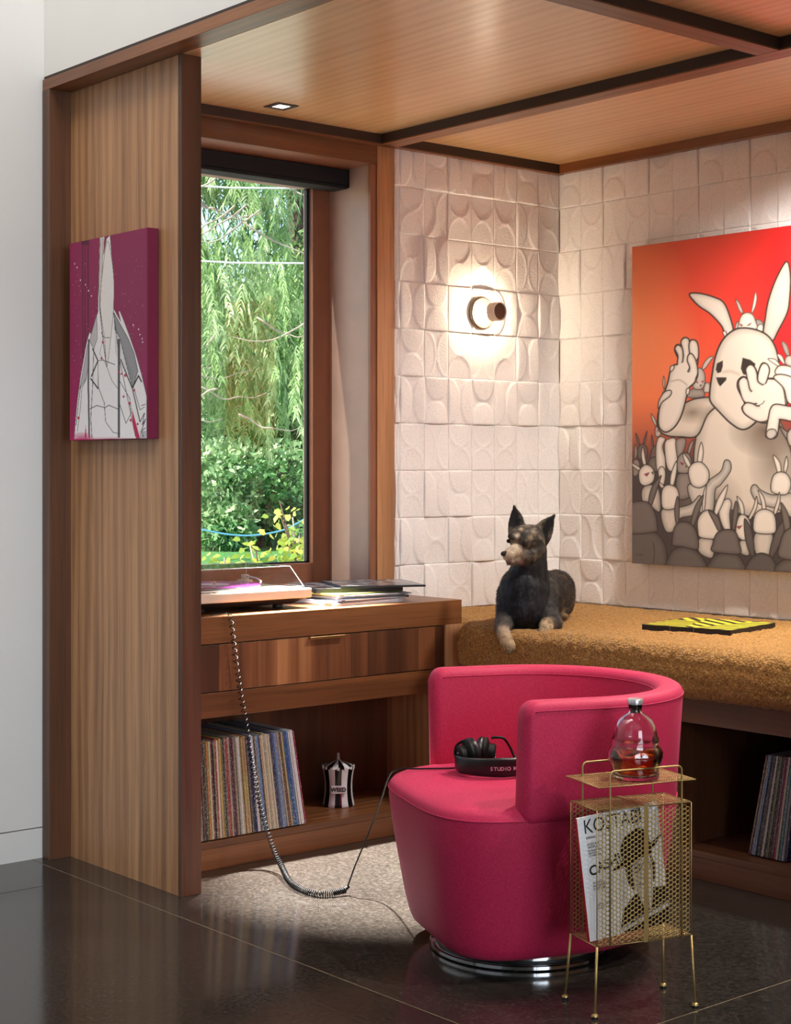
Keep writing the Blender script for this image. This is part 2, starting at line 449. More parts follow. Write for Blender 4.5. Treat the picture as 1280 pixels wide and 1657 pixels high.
def pane_mat(name, tint=(1, 1, 1), rough=.0, ior=1.5, k0=1.):
    k = NT(name); t = k.t
    tr = k.n('BsdfTransparent'); tr.inputs[0].default_value = tint+(1,)
    gl = k.n('BsdfGlossy'); gl.inputs['Roughness'].default_value = rough
    lw = k.n('LayerWeight'); lw.inputs[0].default_value = .5
    fr = k.math('ADD', k.math('MULTIPLY', k.math('POWER', lw.outputs[1], 4.5), .9), .045)
    ms = k.n('MixShader'); k.set(ms.inputs[0], k.math('MULTIPLY', fr, k0)); t.links.new(tr.outputs[0], ms.inputs[1]); t.links.new(gl.outputs[0], ms.inputs[2])
    t.links.new(ms.outputs[0], t.nodes['Material Output'].inputs[0]); return k.m
PANE = pane_mat('window_glass', (.97, .99, .97))
G().box(-.296, -.290, -1.938, -1.052, .903, 2.29).build('pane', PANE, win)

# roller shade cassette under the window head
rs = thing('roller_shade', 'black roller shade cassette with rolled up fabric under the window head', 'window shade', (-.19, -1.5, 2.30))
g = G().box(-.235, -.147, -2.018, -.962, 2.294, 2.350)
g.build('cassette', BLACKFAB, rs, bevel=.003)
G().box(-.232, -.149, -2.018, -.964, 2.280, 2.2935).build('hem_bar', BLACKFAB, rs, bevel=.003)
G().box(-.240, -.142, -.9635, -.9612, 2.284, 2.351).build('end_cap', simple('black_plastic', (10, 10, 11), .4), rs, bevel=.001)

# ------------------------------------------------------------------ square recessed downlight
def emitter(name, col, strength):
    k = NT(name); k.base((0, 0, 0, 1)); k.b.inputs['Emission Color'].default_value = rgb(*col); k.b.inputs['Emission Strength'].default_value = strength
    return k.m
def downlight(x, y, label, energy, color=(1, .80, .58), size=70, blend=.5, aim=(0, 0), rad=.025, z=2.456):
    t = thing('recessed_downlight', label, 'ceiling light', (x, y, z), 'square downlights in the walnut ceiling')
    g = G()
    for a in ((-.042, .042, -.042, -.024), (-.042, .042, .024, .042), (-.042, -.024, -.024, .024), (.024, .042, -.024, .024)):
        g.box(x+a[0], x+a[1], y+a[2], y+a[3], z-.003, z-.0005)
    g.build('trim_plate', simple('dark_bronze_plate', (74, 56, 46), .35, .6), t)
    G().box(x-.024, x+.024, y-.024, y+.024, z-.0016, z-.0006).build('lens', emitter('lit_lens', (255, 244, 232), 3.5), t)
    lamp('downlight_beam', 'SPOT', (x, y, z-.012), energy, color, (x+aim[0], y+aim[1], 0), spot_size=math.radians(size), spot_blend=blend, shadow_soft_size=rad)
    return t
downlight(.172, -1.503, 'small square downlight with grey plate in the ceiling above the window', 6600, size=32, blend=.8, aim=(.57, .02), color=(1, .96, .91))
downlight(3.55, -1.1, 'square downlight in the right ceiling bay out past the rack', 110, aim=(-1.7, -.65), color=(1, .91, .80), size=50, blend=.9)
downlight(2.45, -1.5, 'square downlight in the right ceiling bay above the chair and rack', 75, aim=(-.75, -.1), color=(1, .92, .82), size=66, blend=.9)
downlight(1.54, -.47, 'square downlight in the ceiling panel over the middle of the bench', 285, aim=(-.12, .02), color=(1, .95, .88), size=152, blend=.95, rad=.10)

# ------------------------------------------------------------------ wall sconce
sc = thing('wall_sconce', 'round glass disc wall sconce glowing on the relief wall', 'wall lamp', (0, -.435, 1.842))
CREAM = simple('cream_metal', (226, 208, 190), .4)
ax = (1, 0, 0); c0 = (0, -.435, 1.842)
G().lathe([(.001, .0), (.058, .0), (.060, .004), (.060, .016), (.057, .020), (.001, .020)], c0, 40, ax).build('wall_plate', simple('taupe_metal_plate', (120, 102, 86), .4), sc, 40)
stm = G().lathe([(.001, .020), (.018, .020), (.018, .050), (.001, .050)], c0, 24, ax).build('lamp_stem', CREAM, sc, 40)
G().lathe([(.001, .0502), (.0185, .0502), (.0185, .0698), (.001, .0698)], c0, 24, ax).build('glowing_collar', emitter('glowing_collar', (255, 234, 204), 680), stm, 40)
G().lathe([(.018, .040), (.088, .040), (.089, .042), (.088, .044), (.018, .044)], c0, 56, ax, cap=False).build('glass_disc', pane_mat('lamp_glass', (.96, .95, .92), .02, 1.5, 1.), sc, 40)
G().lathe([(.0185, .0688), (.033, .0688), (.033, .0698), (.0185, .0698)], c0, 40, ax).build('led_ring', emitter('led_ring_glow', (255, 236, 208), 60), sc, 40)
rimp = [(.042, -.435+.0885*math.cos(t), 1.842+.0885*math.sin(t)) for t in np.linspace(0, 2*math.pi, 57)]
G().tube(rimp, .0011, 6).build('glass_rim', simple('smoked_rim', (70, 58, 46), .2), sc, 180)
G().lathe([(.024, .070), (.034, .070), (.036, .072), (.036, .112), (.033, .113), (.031, .112), (.031, .080), (.001, .079)], c0, 40, ax).build('shade_tube', [CREAM], sc, 40)
G().lathe([(.001, .0795), (.0305, .0795), (.0305, .106), (.0305, .107), (.001, .1071)], c0, 36, ax).build('end_cap', simple('brown_cap', (84, 56, 38), .5), sc, 40)

# ------------------------------------------------------------------ garden outside the window (world place: beyond X = -.3)
FW = np.array((-math.sin(math.radians(YAW)), math.cos(math.radians(YAW)))); RT = np.array((FW[1], -FW[0]))
def out(lat, d): p = np.array(CAMP[:2])+d*FW+lat*RT; return float(p[0]), float(p[1])
GZ = .35
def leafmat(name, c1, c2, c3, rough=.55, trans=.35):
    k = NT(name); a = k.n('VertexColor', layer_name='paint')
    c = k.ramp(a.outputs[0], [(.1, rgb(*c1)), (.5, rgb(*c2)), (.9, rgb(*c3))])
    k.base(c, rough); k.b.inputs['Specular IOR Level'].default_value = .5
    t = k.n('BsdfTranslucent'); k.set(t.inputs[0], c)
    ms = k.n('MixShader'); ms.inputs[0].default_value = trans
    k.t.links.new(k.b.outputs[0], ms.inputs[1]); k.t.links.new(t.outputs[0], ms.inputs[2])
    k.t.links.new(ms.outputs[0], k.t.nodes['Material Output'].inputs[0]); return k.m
BARK = simple('bark', (92, 74, 62), .9, 0, .4, 12, .6, 30)
TWIG = simple('pale_twig', (168, 156, 142), .8, 0, .3, 30)
def strips(name, mat, parent, base, dirs, side, L, Wd, tone, bend=.25):
    """leaflets: a bent two-quad strip for each row of base/dirs/side"""
    n = len(base); L = np.broadcast_to(L, (n,))[:, None]; Wd = np.broadcast_to(Wd, (n,))[:, None]
    mid = base+dirs*L*.5; tip = base+dirs*L+np.array((0, 0, -1.))*L*bend
    V = np.stack([base-side*Wd*.25, base+side*Wd*.25, mid+side*Wd*.5, mid-side*Wd*.5, tip], 1).reshape(-1, 3)
    I = np.arange(n)[:, None]*5
    F = np.concatenate([I+[[0, 1, 2]], I+[[0, 2, 3]], I+[[3, 2, 4]]], 0)
    col = np.repeat(tone, 5)[:, None]*np.ones(3)
    me = np_mesh(name, V, F, col)
    o = link(name, me, mat, parent, None, fix=False); o['kind'] = 'stuff'; return o
def unit(a): return a/(np.linalg.norm(a, axis=-1, keepdims=True)+1e-9)
def leafy(name, mat, parent, centers, radii, n, L, Wd, up=.2):
    """leaf clusters on lumpy crowns"""
    centers = np.asarray(centers, float); radii = np.asarray(radii, float)
    k = rng.integers(0, len(centers), n)
    d = unit(rng.normal(size=(n, 3))); 
    p = centers[k]+d*radii[k]*(.55+.5*rng.random((n, 1))**.5)
    ok = p[:, 2] > GZ+.02; p = p[ok]; d = d[ok]; n = len(p)
    dirs = unit(d*.8+rng.normal(size=(n, 3))*.7+np.array((0, 0, up))); side = unit(np.cross(dirs, rng.normal(size=(n, 3))))
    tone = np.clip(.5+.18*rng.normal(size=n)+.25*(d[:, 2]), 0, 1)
    return strips(name, mat, parent, p, dirs, side, L*(.6+.8*rng.random(n)), Wd*(.6+.8*rng.random(n)), tone, .1)

gx, gy = out(-1.4, 20)
lawn = G()
P = [[(x, y, GZ+.02*math.sin(x*1.3)*math.cos(y*1.1)) for y in np.linspace(-14, 26, 30)] for x in np.linspace(-40, -.9, 30)]
lawn = lawn.grid(P)
kg = NT('lawn_grass'); nv = kg.coord(); nn = kg.noise(nv, 22, 4, .7)
kg.base(kg.ramp(nn, [(.3, rgb(62, 112, 52)), (.6, rgb(92, 150, 76)), (.8, rgb(128, 180, 100))]), .9); kg.bump(nn, .8, .05)
lo_ = lawn.build('lawn', kg.m, None, 180, kind='stuff'); tag(lo_, 'mown green lawn seen low through the window', 'lawn', kind='stuff')

G().box(-6.2, -.36, -9, 8, .20, .372).build('bounce_terrace', simple('pale_bounce_stone', (206, 202, 192), .8, 0, .08, 4), None, kind='structure')  # unseen pale slab added to bounce whitish light onto the nook ceiling

# weeping cedar: drooping sprays
FCED = leafmat('cedar_foliage', (84, 126, 66), (156, 190, 122), (222, 236, 192), .5, .4)
cx, cy = out(-1.95, 14.0)
ced = thing('weeping_cedar', 'weeping cedar with pale green drooping sprays filling the upper window', 'tree', (cx, cy, GZ))
G().tube([(cx, cy, GZ-.1), (cx+.05, cy, 2), (cx, cy+.05, 5), (cx, cy, 7.5)], [.24, .2, .14, .05], 12).build('trunk', BARK, ced, 180)
bb, bd, bs, bt = [], [], [], []
branchP = []
for i in range(74):
    z = 2.2+4.6*rng.random(); az = rng.random()*2*math.pi; R = (1.0+.9*rng.random())*(1.25-.1*z)
    if i < 34: az = -YAW*math.pi/180-1.57+rng.normal()*.9   # more of them on the side of the house
    a = np.array((math.cos(az), math.sin(az), 0))
    pts = [np.array((cx, cy, z))+a*R*t+np.array((0, 0, .25*t-.75*t*t)) for t in np.linspace(0.05, 1, 7)]
    branchP.append(pts)
    m = 46
    for q in range(m):
        t = .2+.8*rng.random(); j = min(int(t*6), 5); p = pts[j]*(1-(t*6-j))+pts[j+1]*(t*6-j)
        p = p+rng.normal(size=3)*np.array((.12, .12, .03)); Ls = .22+.4*rng.random()
        lean = np.array((rng.normal()*.22, rng.normal()*.22, -1)); lean /= np.linalg.norm(lean)
        tn = .5+.16*rng.normal()
        sd = unit(np.cross(lean, rng.normal(size=3)))
        for s in np.arange(0, Ls, .032):
            for sg in (-1, 1):
                dr = unit(lean*.9+sd*sg*(.55+.2*rng.random())+rng.normal(size=3)*.15)
                bb.append(p+lean*s); bd.append(dr); bs.append(np.cross(dr, unit(np.cross(lean, sd)+rng.normal(size=3)*.5))); bt.append(tn+.1*rng.normal())
nl = len(bb)
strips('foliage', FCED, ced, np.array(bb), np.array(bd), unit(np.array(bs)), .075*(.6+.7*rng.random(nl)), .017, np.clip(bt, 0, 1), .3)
for pts in branchP[:34]:
    G().tube(pts, np.linspace(.022, .006, len(pts)), 5).build('branch', TWIG, ced, 180)

# broadleaf hedge closing the garden
FH = leafmat('hedge_leaves', (56, 104, 46), (122, 164, 90), (198, 218, 156), .45, .25)
FH2 = leafmat('shrub_leaves', (48, 98, 54), (112, 160, 100), (200, 220, 172), .45, .25)
FD = leafmat('conifer_needles', (30, 62, 36), (84, 122, 66), (158, 184, 112), .6, .3)
def shrub(name, label, lat, d, w, h, mat, n, L, Wd, group=None):
    x, y = out(lat, d); t = thing(name, label, 'shrub', (x, y, GZ), group)
    C, R = [], []
    for i in range(22):
        a = rng.random()*6.28; r = w*.5*math.sqrt(rng.random()); z = GZ+h*(.12+.78*rng.random())
        C.append((x+r*math.cos(a), y+r*math.sin(a), z)); R.append((w*.2*(.7+.6*rng.random()),)*3)
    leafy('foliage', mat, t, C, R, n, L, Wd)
    for i in range(4):
        a = i*1.7; G().tube([(x, y, GZ-.05), (x+.1*w*math.cos(a), y+.1*w*math.sin(a), GZ+h*.4), (x+.3*w*math.cos(a), y+.3*w*math.sin(a), GZ+h*.8)], [.04, .03, .012], 6).build('stem', BARK, t, 180)
shrub('hedge_shrub', 'tall bright green hedge shrub at the right edge of the window view', -.75, 19.6, 2.6, 3.1, FH, 26000, .075, .04)
shrub('hedge_shrub', 'dense dark leaved hedge shrub behind the drooping cedar', -2.3, 20.2, 2.8, 2.9, FH2, 26000, .085, .045)
shrub('hedge_shrub', 'hedge shrub hidden mostly behind the partition panel', -4.6, 20.5, 3.0, 2.7, FH, 12000, .1, .05)
shrub('hedge_shrub', 'far hedge shrub screened by the window jamb', 1.4, 20.6, 2.8, 2.9, FH2, 12000, .1, .05)
shrub('low_shrub', 'low leafy shrub at the foot of the hedge', -1.55, 18.6, 1.5, 1.1, FH2, 9000, .075, .04)

# tall conifers behind, trunks against the sky
for i, (lat, d, h, lab) in enumerate(((-1.1, 24, 11, 'tall conifer with bare reddish trunk behind the hedge'), (-4.0, 27, 12, 'tall dark conifer far behind the weeping cedar'), (1.9, 26, 11, 'tall conifer behind the window jamb'), (-1.9, 31, 13, 'distant conifer glimpsed between cedar and hedge'))):
    x, y = out(lat, d); t = thing('conifer', lab, 'tree', (x, y, GZ))
    G().tube([(x, y, GZ-.1), (x+.04, y, 4), (x, y, h)], [.26, .21, .04], 10).build('trunk', simple('reddish_bark', (110, 72, 58), .9, 0, .4, 9, .6, 24) if i == 0 else BARK, t, 180)
    bb, dd, tt = [], [], []
    for b in range(56):
        z = 1.8+(h-2)*b/56; az = rng.random()*6.28; R = 2.3*(1-.06*z)
        a = np.array((math.cos(az), math.sin(az), -.12))
        tn = .45+.2*rng.normal()
        for q in range(90):
            s = R*(.15+.85*rng.random())
            bb.append(np.array((x, y, z))+a*s+rng.normal(size=3)*.14); dd.append(a*.6+rng.normal(size=3)*.6+np.array((0, 0, -.4))); tt.append(tn+.12*rng.normal())
        if b % 4 == 0: G().tube([(x, y, z), tuple(np.array((x, y, z))+a*R*.5), tuple(np.array((x, y, z))+a*R*.9)], [.03, .02, .006], 5).build('branch', TWIG, t, 180)
    n = len(bb); dd = unit(np.array(dd))
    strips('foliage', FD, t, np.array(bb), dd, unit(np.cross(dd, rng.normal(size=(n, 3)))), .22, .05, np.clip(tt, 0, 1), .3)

# young plants close to the window with yellowing leaves
FY = leafmat('yellowing_leaves', (120, 160, 60), (176, 196, 84), (228, 214, 110), .5, .4)
def sapling(label, lat, d, h, n, sp):
    x, y = out(lat, d); t = thing('garden_sapling', label, 'plant', (x, y, GZ))
    bb, dd = [], []
    for i in range(n):
        a = rng.random()*6.28; l = h*(.6+.4*rng.random()); e = np.array((x+sp*math.cos(a)*rng.random(), y+sp*math.sin(a)*rng.random(), GZ+l))
        pts = [np.array((x, y, GZ-.03)), np.array((x, y, GZ))*.5+e*.5+rng.normal(size=3)*.03, e]
        G().tube(pts, [.012, .008, .004], 5).build('stem', TWIG if i % 2 else BARK, t, 180)
        for q in range(34):
            s = .3+.7*rng.random(); p = pts[0]*(1-s)+e*s+rng.normal(size=3)*.06
            bb.append(p); dd.append(rng.normal(size=3)*np.array((1, 1, .5)))
    m = len(bb); dd = unit(np.array(dd))
    strips('foliage', FY, t, np.array(bb), dd, unit(np.cross(dd, rng.normal(size=(m, 3)))), .05, .034, np.clip(.5+.25*rng.normal(size=m), 0, 1), .2)
sapling('yellow leaved garden sapling at the lower right corner of the window', -.50, 9.2, .72, 9, .22)
sapling('sparse sapling with bare twigs and yellow green leaves outside the pane', -.74, 9.0, .52, 5, .2)
sapling('small green sapling just above the record player cover', -1.02, 9.6, .40, 4, .2)
for pts, lab, c, nm in (
    ([(-2.31, 11, .352), (-2.3, 11, 1.02), (-1.6, 11, .90), (-1.1, 11, .80), (-.8, 11, .82), (-.62, 11, .90), (-.5, 11, .98), (-.47, 11, .352)], 'blue twine strung across the garden plants', (70, 140, 170), 'garden_twine'),):
    P = [out(a, b)+(z,) for a, b, z in pts]
    tag(G().tube(spline(np.array(P), False, 6), .006, 5).build(nm, simple('blue_twine', c, .7), None, 180), lab, 'twine')
for zz, lab in ((3.47, 'upper pale cable crossing the trees outside'), (2.88, 'lower pale cable crossing the trees outside')):
    a = out(-3.2, 12.9)+(zz+.10,); b = out(.6, 12.9)+(zz-.03,)
    tag(G().tube([a, tuple((np.array(a)+np.array(b))/2-np.array((0, 0, .05))), b], .008, 5).build('utility_cable', simple('pale_cable', (200, 206, 210), .5), None, 180), lab, 'cable')
rt_ = random.Random(5)
for i in range(22):   # bare pale twigs of the cedar on the side of the house
    la, zz = rt_.uniform(-2.2, -.55), rt_.uniform(1.6, 3.9); L_ = rt_.uniform(.35, .8); sg_ = rt_.choice((-1, 1))
    P = [np.array(out(la+sg_*L_*t, 12.75+.15*rt_.random()+.3*t)+(zz-.28*L_*math.sin(2.4*t)+rt_.uniform(-.02, .02),)) for t in np.linspace(0, 1, 7)]
    G().tube(spline(np.array(P), False, 3), np.linspace(.009, .0025, 19), 5).build('twig', TWIG, ced, 180)

# ------------------------------------------------------------------ credenza under the window
BRASS = simple('satin_brass', (196, 158, 108), .32, 1, .06, 40)
cr = thing('credenza', 'walnut built-in credenza with one wide drawer and open record shelf', 'cabinet', (.15, -1.45, 0))
G().box(-.262, .330, -2.062, -.832, .702, .786).build('top', WY, cr, bevel=.0012)
G().box(.0, .330, -.908, -.832, .0, .7015).build('side_panel', WZ, cr, bevel=.001)
G().box(.0, .328, -2.062, -2.03, .0, .7015).build('side_panel', WZ, cr, bevel=.001)
G().box(.31, .329, -2.03, -.910, .472, .5495).build('rail', WY, cr, bevel=.001)
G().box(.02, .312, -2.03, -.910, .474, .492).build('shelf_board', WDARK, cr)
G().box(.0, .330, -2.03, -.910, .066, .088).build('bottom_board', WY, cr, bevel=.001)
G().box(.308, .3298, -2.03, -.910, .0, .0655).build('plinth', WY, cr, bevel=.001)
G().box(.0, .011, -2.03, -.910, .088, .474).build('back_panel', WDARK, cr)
dr = G().box(.309, .3275, -2.028, -.913, .5525, .6985).build('drawer', WDRAW, cr, bevel=.0008)
h = G().box(.3278, .343, -1.508, -1.366, .6955, .6985); h.box(.3405, .343, -1.508, -1.366, .690, .6985)
h.build('handle', BRASS, dr, bevel=.0006)

# ------------------------------------------------------------------ built-in bench
be = thing('bench', 'walnut built-in bench, wood darkened for its shade, with open record compartment', 'bench', (1.3, -.4, 0))
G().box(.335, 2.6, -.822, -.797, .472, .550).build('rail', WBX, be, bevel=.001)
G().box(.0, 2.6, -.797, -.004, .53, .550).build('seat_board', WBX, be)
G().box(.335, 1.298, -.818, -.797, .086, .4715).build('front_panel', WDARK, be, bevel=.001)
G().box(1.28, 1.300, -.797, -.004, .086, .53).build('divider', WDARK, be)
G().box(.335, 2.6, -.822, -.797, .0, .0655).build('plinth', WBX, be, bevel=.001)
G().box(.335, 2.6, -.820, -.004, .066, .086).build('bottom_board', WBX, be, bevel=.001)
G().box(1.3, 2.6, -.022, -.004, .086, .53).build('back_panel', WDARK, be)
G().box(2.58, 2.6, -.797, -.022, .086, .53).build('divider', WDARK, be)

def boucle():
    k = NT('caramel_boucle'); v = k.coord()
    n = k.noise(v, 120, 3, .7); vo = k.n('TexVoronoi'); vo.inputs['Scale'].default_value = 140; k.set(vo.inputs['Vector'], v)
    c = k.ramp(n, [(.3, rgb(136, 92, 44)), (.5, rgb(184, 134, 70)), (.72, rgb(208, 160, 92))])
    c = k.mix(.8, c, k.ramp(vo.outputs[0], [(.0, (1.15,)*3), (.55, (.5,)*3)]), 'MULTIPLY')
    k.base(c, .95); k.b.inputs['Specular IOR Level'].default_value = .1
    k.b.inputs['Sheen Weight'].default_value = .15
    k.bump(k.math('SUBTRACT', 1, vo.outputs[0]), .6, .005); return k.m
def blur(a, it):
    for _ in range(it):
        a = (a+np.roll(a, 1, 0)+np.roll(a, -1, 0))/3; a = (a+np.roll(a, 1, 1)+np.roll(a, -1, 1))/3
    return a
def make_cushion():
    X = np.arange(.006, 2.6, .0058); n = len(X)
    yf = -.824-.078*np.clip((X-.352)/.035, 0, 1)**.7
    zb, zt, rt, rb = .5525, .716, .058, .05
    # profile parameter: bottom back -> bottom front -> front -> top -> back
    prof = []
    for t in np.linspace(0, 1, 40): prof.append((0, t, 0))
    pr = []
    H = zt-zb
    for X_, f in zip(X, yf):
        dep = -f-.012; p = []
        for t in np.linspace(0, 1, 36)[:-1]: p.append((-.012-t*(dep-rb), zb))
        for a in np.linspace(0, math.pi/2, 12)[:-1]: p.append((f+rb-rb*math.sin(a), zb+rb-rb*math.cos(a)))
        for t in np.linspace(0, 1, 11)[:-1]: p.append((f-.006*math.sin(math.pi*t), zb+rb+t*(H-rb-rt)))
        for a in np.linspace(0, math.pi/2, 16)[:-1]: p.append((f+rt-rt*math.cos(a), zt-rt+rt*math.sin(a)))
        for t in np.linspace(0, 1, 132): p.append((f+rt+t*(dep-rt), zt+.006*math.sin(math.pi*t)))
        pr.append(p)
    A = np.array(pr)                                # n, m, 2
    P = np.concatenate([np.broadcast_to(X[:, None, None], A.shape[:2]+(1,)), A], 2)
    # left end squeezed round, dip where the dog lies
    e = np.clip((X-.006)/.05, 0, 1); 
    dx, dy = P[..., 0]-.62, P[..., 1]+.66
    top = np.clip((P[..., 2]-.63)/.08, 0, 1)
    P[..., 2] -= .016*np.exp(-(dx/.24)**2-(dy/.30)**2)*top
    du = np.gradient(P, axis=0); dv = np.gradient(P, axis=1); N = np.cross(du, dv); N /= np.linalg.norm(N, axis=2, keepdims=True)+1e-9
    noise = blur(rng.normal(size=P.shape[:2]), 1); noise /= noise.std()
    big = blur(rng.normal(size=P.shape[:2]), 40); big /= big.std()
    sgn = np.sign(N[n//2, -30, 2])
    P = P+N*sgn*(.0013*noise+.0005*big)[..., None]
    P[..., 2] = np.maximum(P[..., 2], .5515)
    m = P.shape[1]
    I = np.arange(n-1)[:, None]*m+np.arange(m-1)[None, :]
    F = np.stack([I, I+m, I+m+1, I+1], -1).reshape(-1, 4)
    me = np_mesh('bench_cushion', P.reshape(-1, 3), F)
    bm = bmesh.new(); bm.from_mesh(me); bmesh.ops.holes_fill(bm, edges=[e for e in bm.edges if e.is_boundary], sides=0); bm.to_mesh(me); bm.free()
    return me
cu = link('bench_cushion', make_cushion(), boucle(), None, 180)
tag(cu, 'thick caramel boucle cushion covering the whole bench', 'cushion')

# ------------------------------------------------------------------ records
def recmat():
    k = NT('record_sleeve_card'); oc = k.n('ObjectInfo').outputs['Color']
    v = k.coord((60, 60, 22), 40.); n = k.noise(v, 6, 4, .8); v2 = k.coord((20, 20, 5), 70.); n2 = k.noise(v2, 1, 2)
    c = k.mix(k.ramp(n, [(.55, (0,)*3), (.66, (.75,)*3)]), oc, rgb(225, 215, 200))
    c = k.mix(k.ramp(n, [(.30, (.8,)*3), (.42, (0,)*3)]), c, rgb(22, 18, 18))
    c = k.mix(k.ramp(n2, [(.62, (0,)*3), (.68, (.7,)*3)]), c, k.n('HueSaturation', Hue=.62, Saturation=1.1, i4=oc))
    k.base(c, .45); k.b.inputs['Coat Weight'].default_value = .3; return k.m
RECM = recmat()
def record_mesh(t, h=.312, w=.312):
    g = G().box(-w, 0, -t/2, t/2, 0, h)
    me = bpy.data.meshes.new('record'); me.from_pydata(g.v, [], g.f); me.materials.append(RECM); return me
RM = [record_mesh(t) for t in (.0042, .0055, .0068)]
PAL = dict(magenta=(168, 26, 84), white=(222, 220, 222), blue=(28, 88, 168), pale_blue=(120, 156, 214), brown=(112, 58, 48), tan=(196, 166, 130), slate=(126, 140, 172), cream=(214, 202, 178),
           navy=(20, 30, 92), black=(20, 20, 22), yellow=(196, 160, 62), beige=(180, 160, 132), red=(160, 34, 44), purple=(88, 34, 82), grey=(138, 132, 128), olive=(112, 106, 66), orange=(196, 112, 52), teal=(36, 120, 140))
SEQ = ('magenta white white grey white pale_blue blue blue teal tan brown brown cream slate slate pale_blue slate navy black cream cream cream beige cream cream tan black pale_blue pale_blue grey black white white navy navy navy olive '
       'beige orange tan yellow beige white cream grey beige brown purple purple beige red red grey black olive yellow tan cream red beige black brown cream yellow orange olive black black brown grey tan black').split()
ORD = lambda i: ('%d%s' % (i, {1: 'st', 2: 'nd', 3: 'rd'}.get(i % 10 if i % 100 not in (11, 12, 13) else 0, 'th')))
y = -1.512; n = len(SEQ)
for i, c in enumerate(SEQ):
    ti = [0, 1, 1, 2][i*7 % 4]; t = (.0042, .0055, .0068)[ti]
    lean = math.radians(9.6-6.2*min(i/56, 1))
    o = bpy.data.objects.new('vinyl_record', RM[ti]); COL.objects.link(o)
    y -= t/math.cos(lean)*1.04
    o.location = (.3275-.006*abs(rng.normal()), y, .0885+.0035+t*.5*math.sin(lean)); o.rotation_euler = (lean, 0, 0)
    o.location.x = max(o.location.x, .3245)
    o.color = tuple(np.clip(np.array(lin(PAL[c]))*(.34+.32*rng.random()), 0, 1))+(1,)
    o.scale = (.985, 1, .985+.02*rng.random())
    where = 'pink edged last' if i == 0 else ORD(i+1)
    tag(o, f"{c.replace('_', ' ')} record sleeve leaning on the credenza shelf, {ORD(i+1)} from its right end" if i else 'magenta record sleeve at the right end of the credenza row, beside the striped jar', 'record', 'records on the credenza shelf')
    if y < -2.015: break
SEQ2 = 'brown blue grey pale_blue black purple black grey white black black olive black brown purple magenta beige cream black teal white grey navy'.split()
x = 1.511; PLX = bpy.data.objects
for i, c in enumerate(SEQ2):
    ti = [1, 0, 2, 1][i*5 % 4]; t = (.0042, .0055, .0068)[ti]
    lean = math.radians(12-4.5*i/len(SEQ2)); x += t/math.cos(lean)*1.05
    o = bpy.data.objects.new('vinyl_record', RM[ti]); COL.objects.link(o)
    R = Matrix.Rotation(math.radians(-90), 4, 'Z') @ Matrix.Rotation(-lean, 4, 'X')
    o.matrix_basis = Matrix.Translation((x, -.752+.006*rng.random(), .0885+.002+t*.5*math.sin(lean))) @ R
    o.color = tuple(np.clip(np.array(lin(PAL[c]))*.55, 0, 1))+(1,)
    tag(o, f"{c.replace('_', ' ')} record sleeve leaning in the bench compartment, {ORD(i+1)} from its left end", 'record', 'records in the bench compartment')

# loose sleeves stacked on the credenza top
def sleeve(cx, cy, z, t, ang, col, label, s=.155, topmat=None, edge=None):
    t0 = thing('record_sleeve', label, 'record', (cx, cy, z), 'sleeves stacked on the credenza')
    a = (math.cos(ang), math.sin(ang), 0); b = (-a[1], a[0], 0)
    g = G().obox((cx, cy, z+t/2), a, b, (0, 0, 1), s, s, t/2)
    o = g.build('jacket', simple('sleeve_'+str(len(bpy.data.materials)), col, .35, 0, .06, 20), t0, bevel=.0006)
    if topmat: G().obox((cx, cy, z+t+.0003), a, b, (0, 0, 1), s-.004, s-.004, .0002).build('cover_print', topmat, t0)
    else: G().obox((cx+a[0]*(s+.0003), cy+a[1]*(s+.0003), z+t/2), b, (0, 0, 1), a, s*.9, t*.18, .0002).build('spine_print', simple('spine_ink', edge or (90, 86, 84), .5), t0)
    return t0
z = .787
for i, (cx, cy, t, ang, c, lab, ec) in enumerate((
        (.115, -1.205, .008, .02, (226, 224, 228), 'thick white record sleeve at the bottom of the credenza stack', (150, 150, 160)),
        (.110, -1.200, .006, -.03, (214, 214, 226), 'pale lilac white sleeve second from the bottom of the credenza stack', (120, 120, 140)),
        (.120, -1.185, .005, .05, (44, 44, 50), 'charcoal sleeve with white specks between the white sleeves of the stack', (220, 220, 220)),
        (.105, -1.178, .006, .01, (228, 226, 230), 'white sleeve with dark edge above the charcoal one in the stack', (60, 60, 66)),
        (.118, -1.170, .005, -.05, (206, 204, 210), 'grey white sleeve just under the yellow green one in the stack', (90, 90, 96)),
        (.095, -1.195, .005, .12, (200, 206, 110), 'yellow green sleeve peeking out below the black boxes', (70, 80, 30)))):
    sleeve(cx, cy, z, t, ang, c, lab, edge=ec); z += t+.0004
def mottled(name, a, b, sc=14):
    k = NT(name); n = k.noise(k.coord(), sc, 5, .7)
    k.base(k.ramp(n, [(.45, rgb(*a)), (.6, rgb(*b))]), .25); return k.m
sleeve(.075, -1.155, z, .014, -.34, (24, 24, 26), 'thick black boxed set with scuffed grey cover on top of the stack, to the left', .158, mottled('grey_cover', (60, 60, 64), (190, 190, 194)))
z += .0148
sleeve(.130, -1.075, z-.0002, .007, -.42, (18, 17, 18), 'thin black sleeve topmost of the stack, sticking out to the right', .150, mottled('dark_cover', (70, 70, 74), (168, 168, 172), 20))

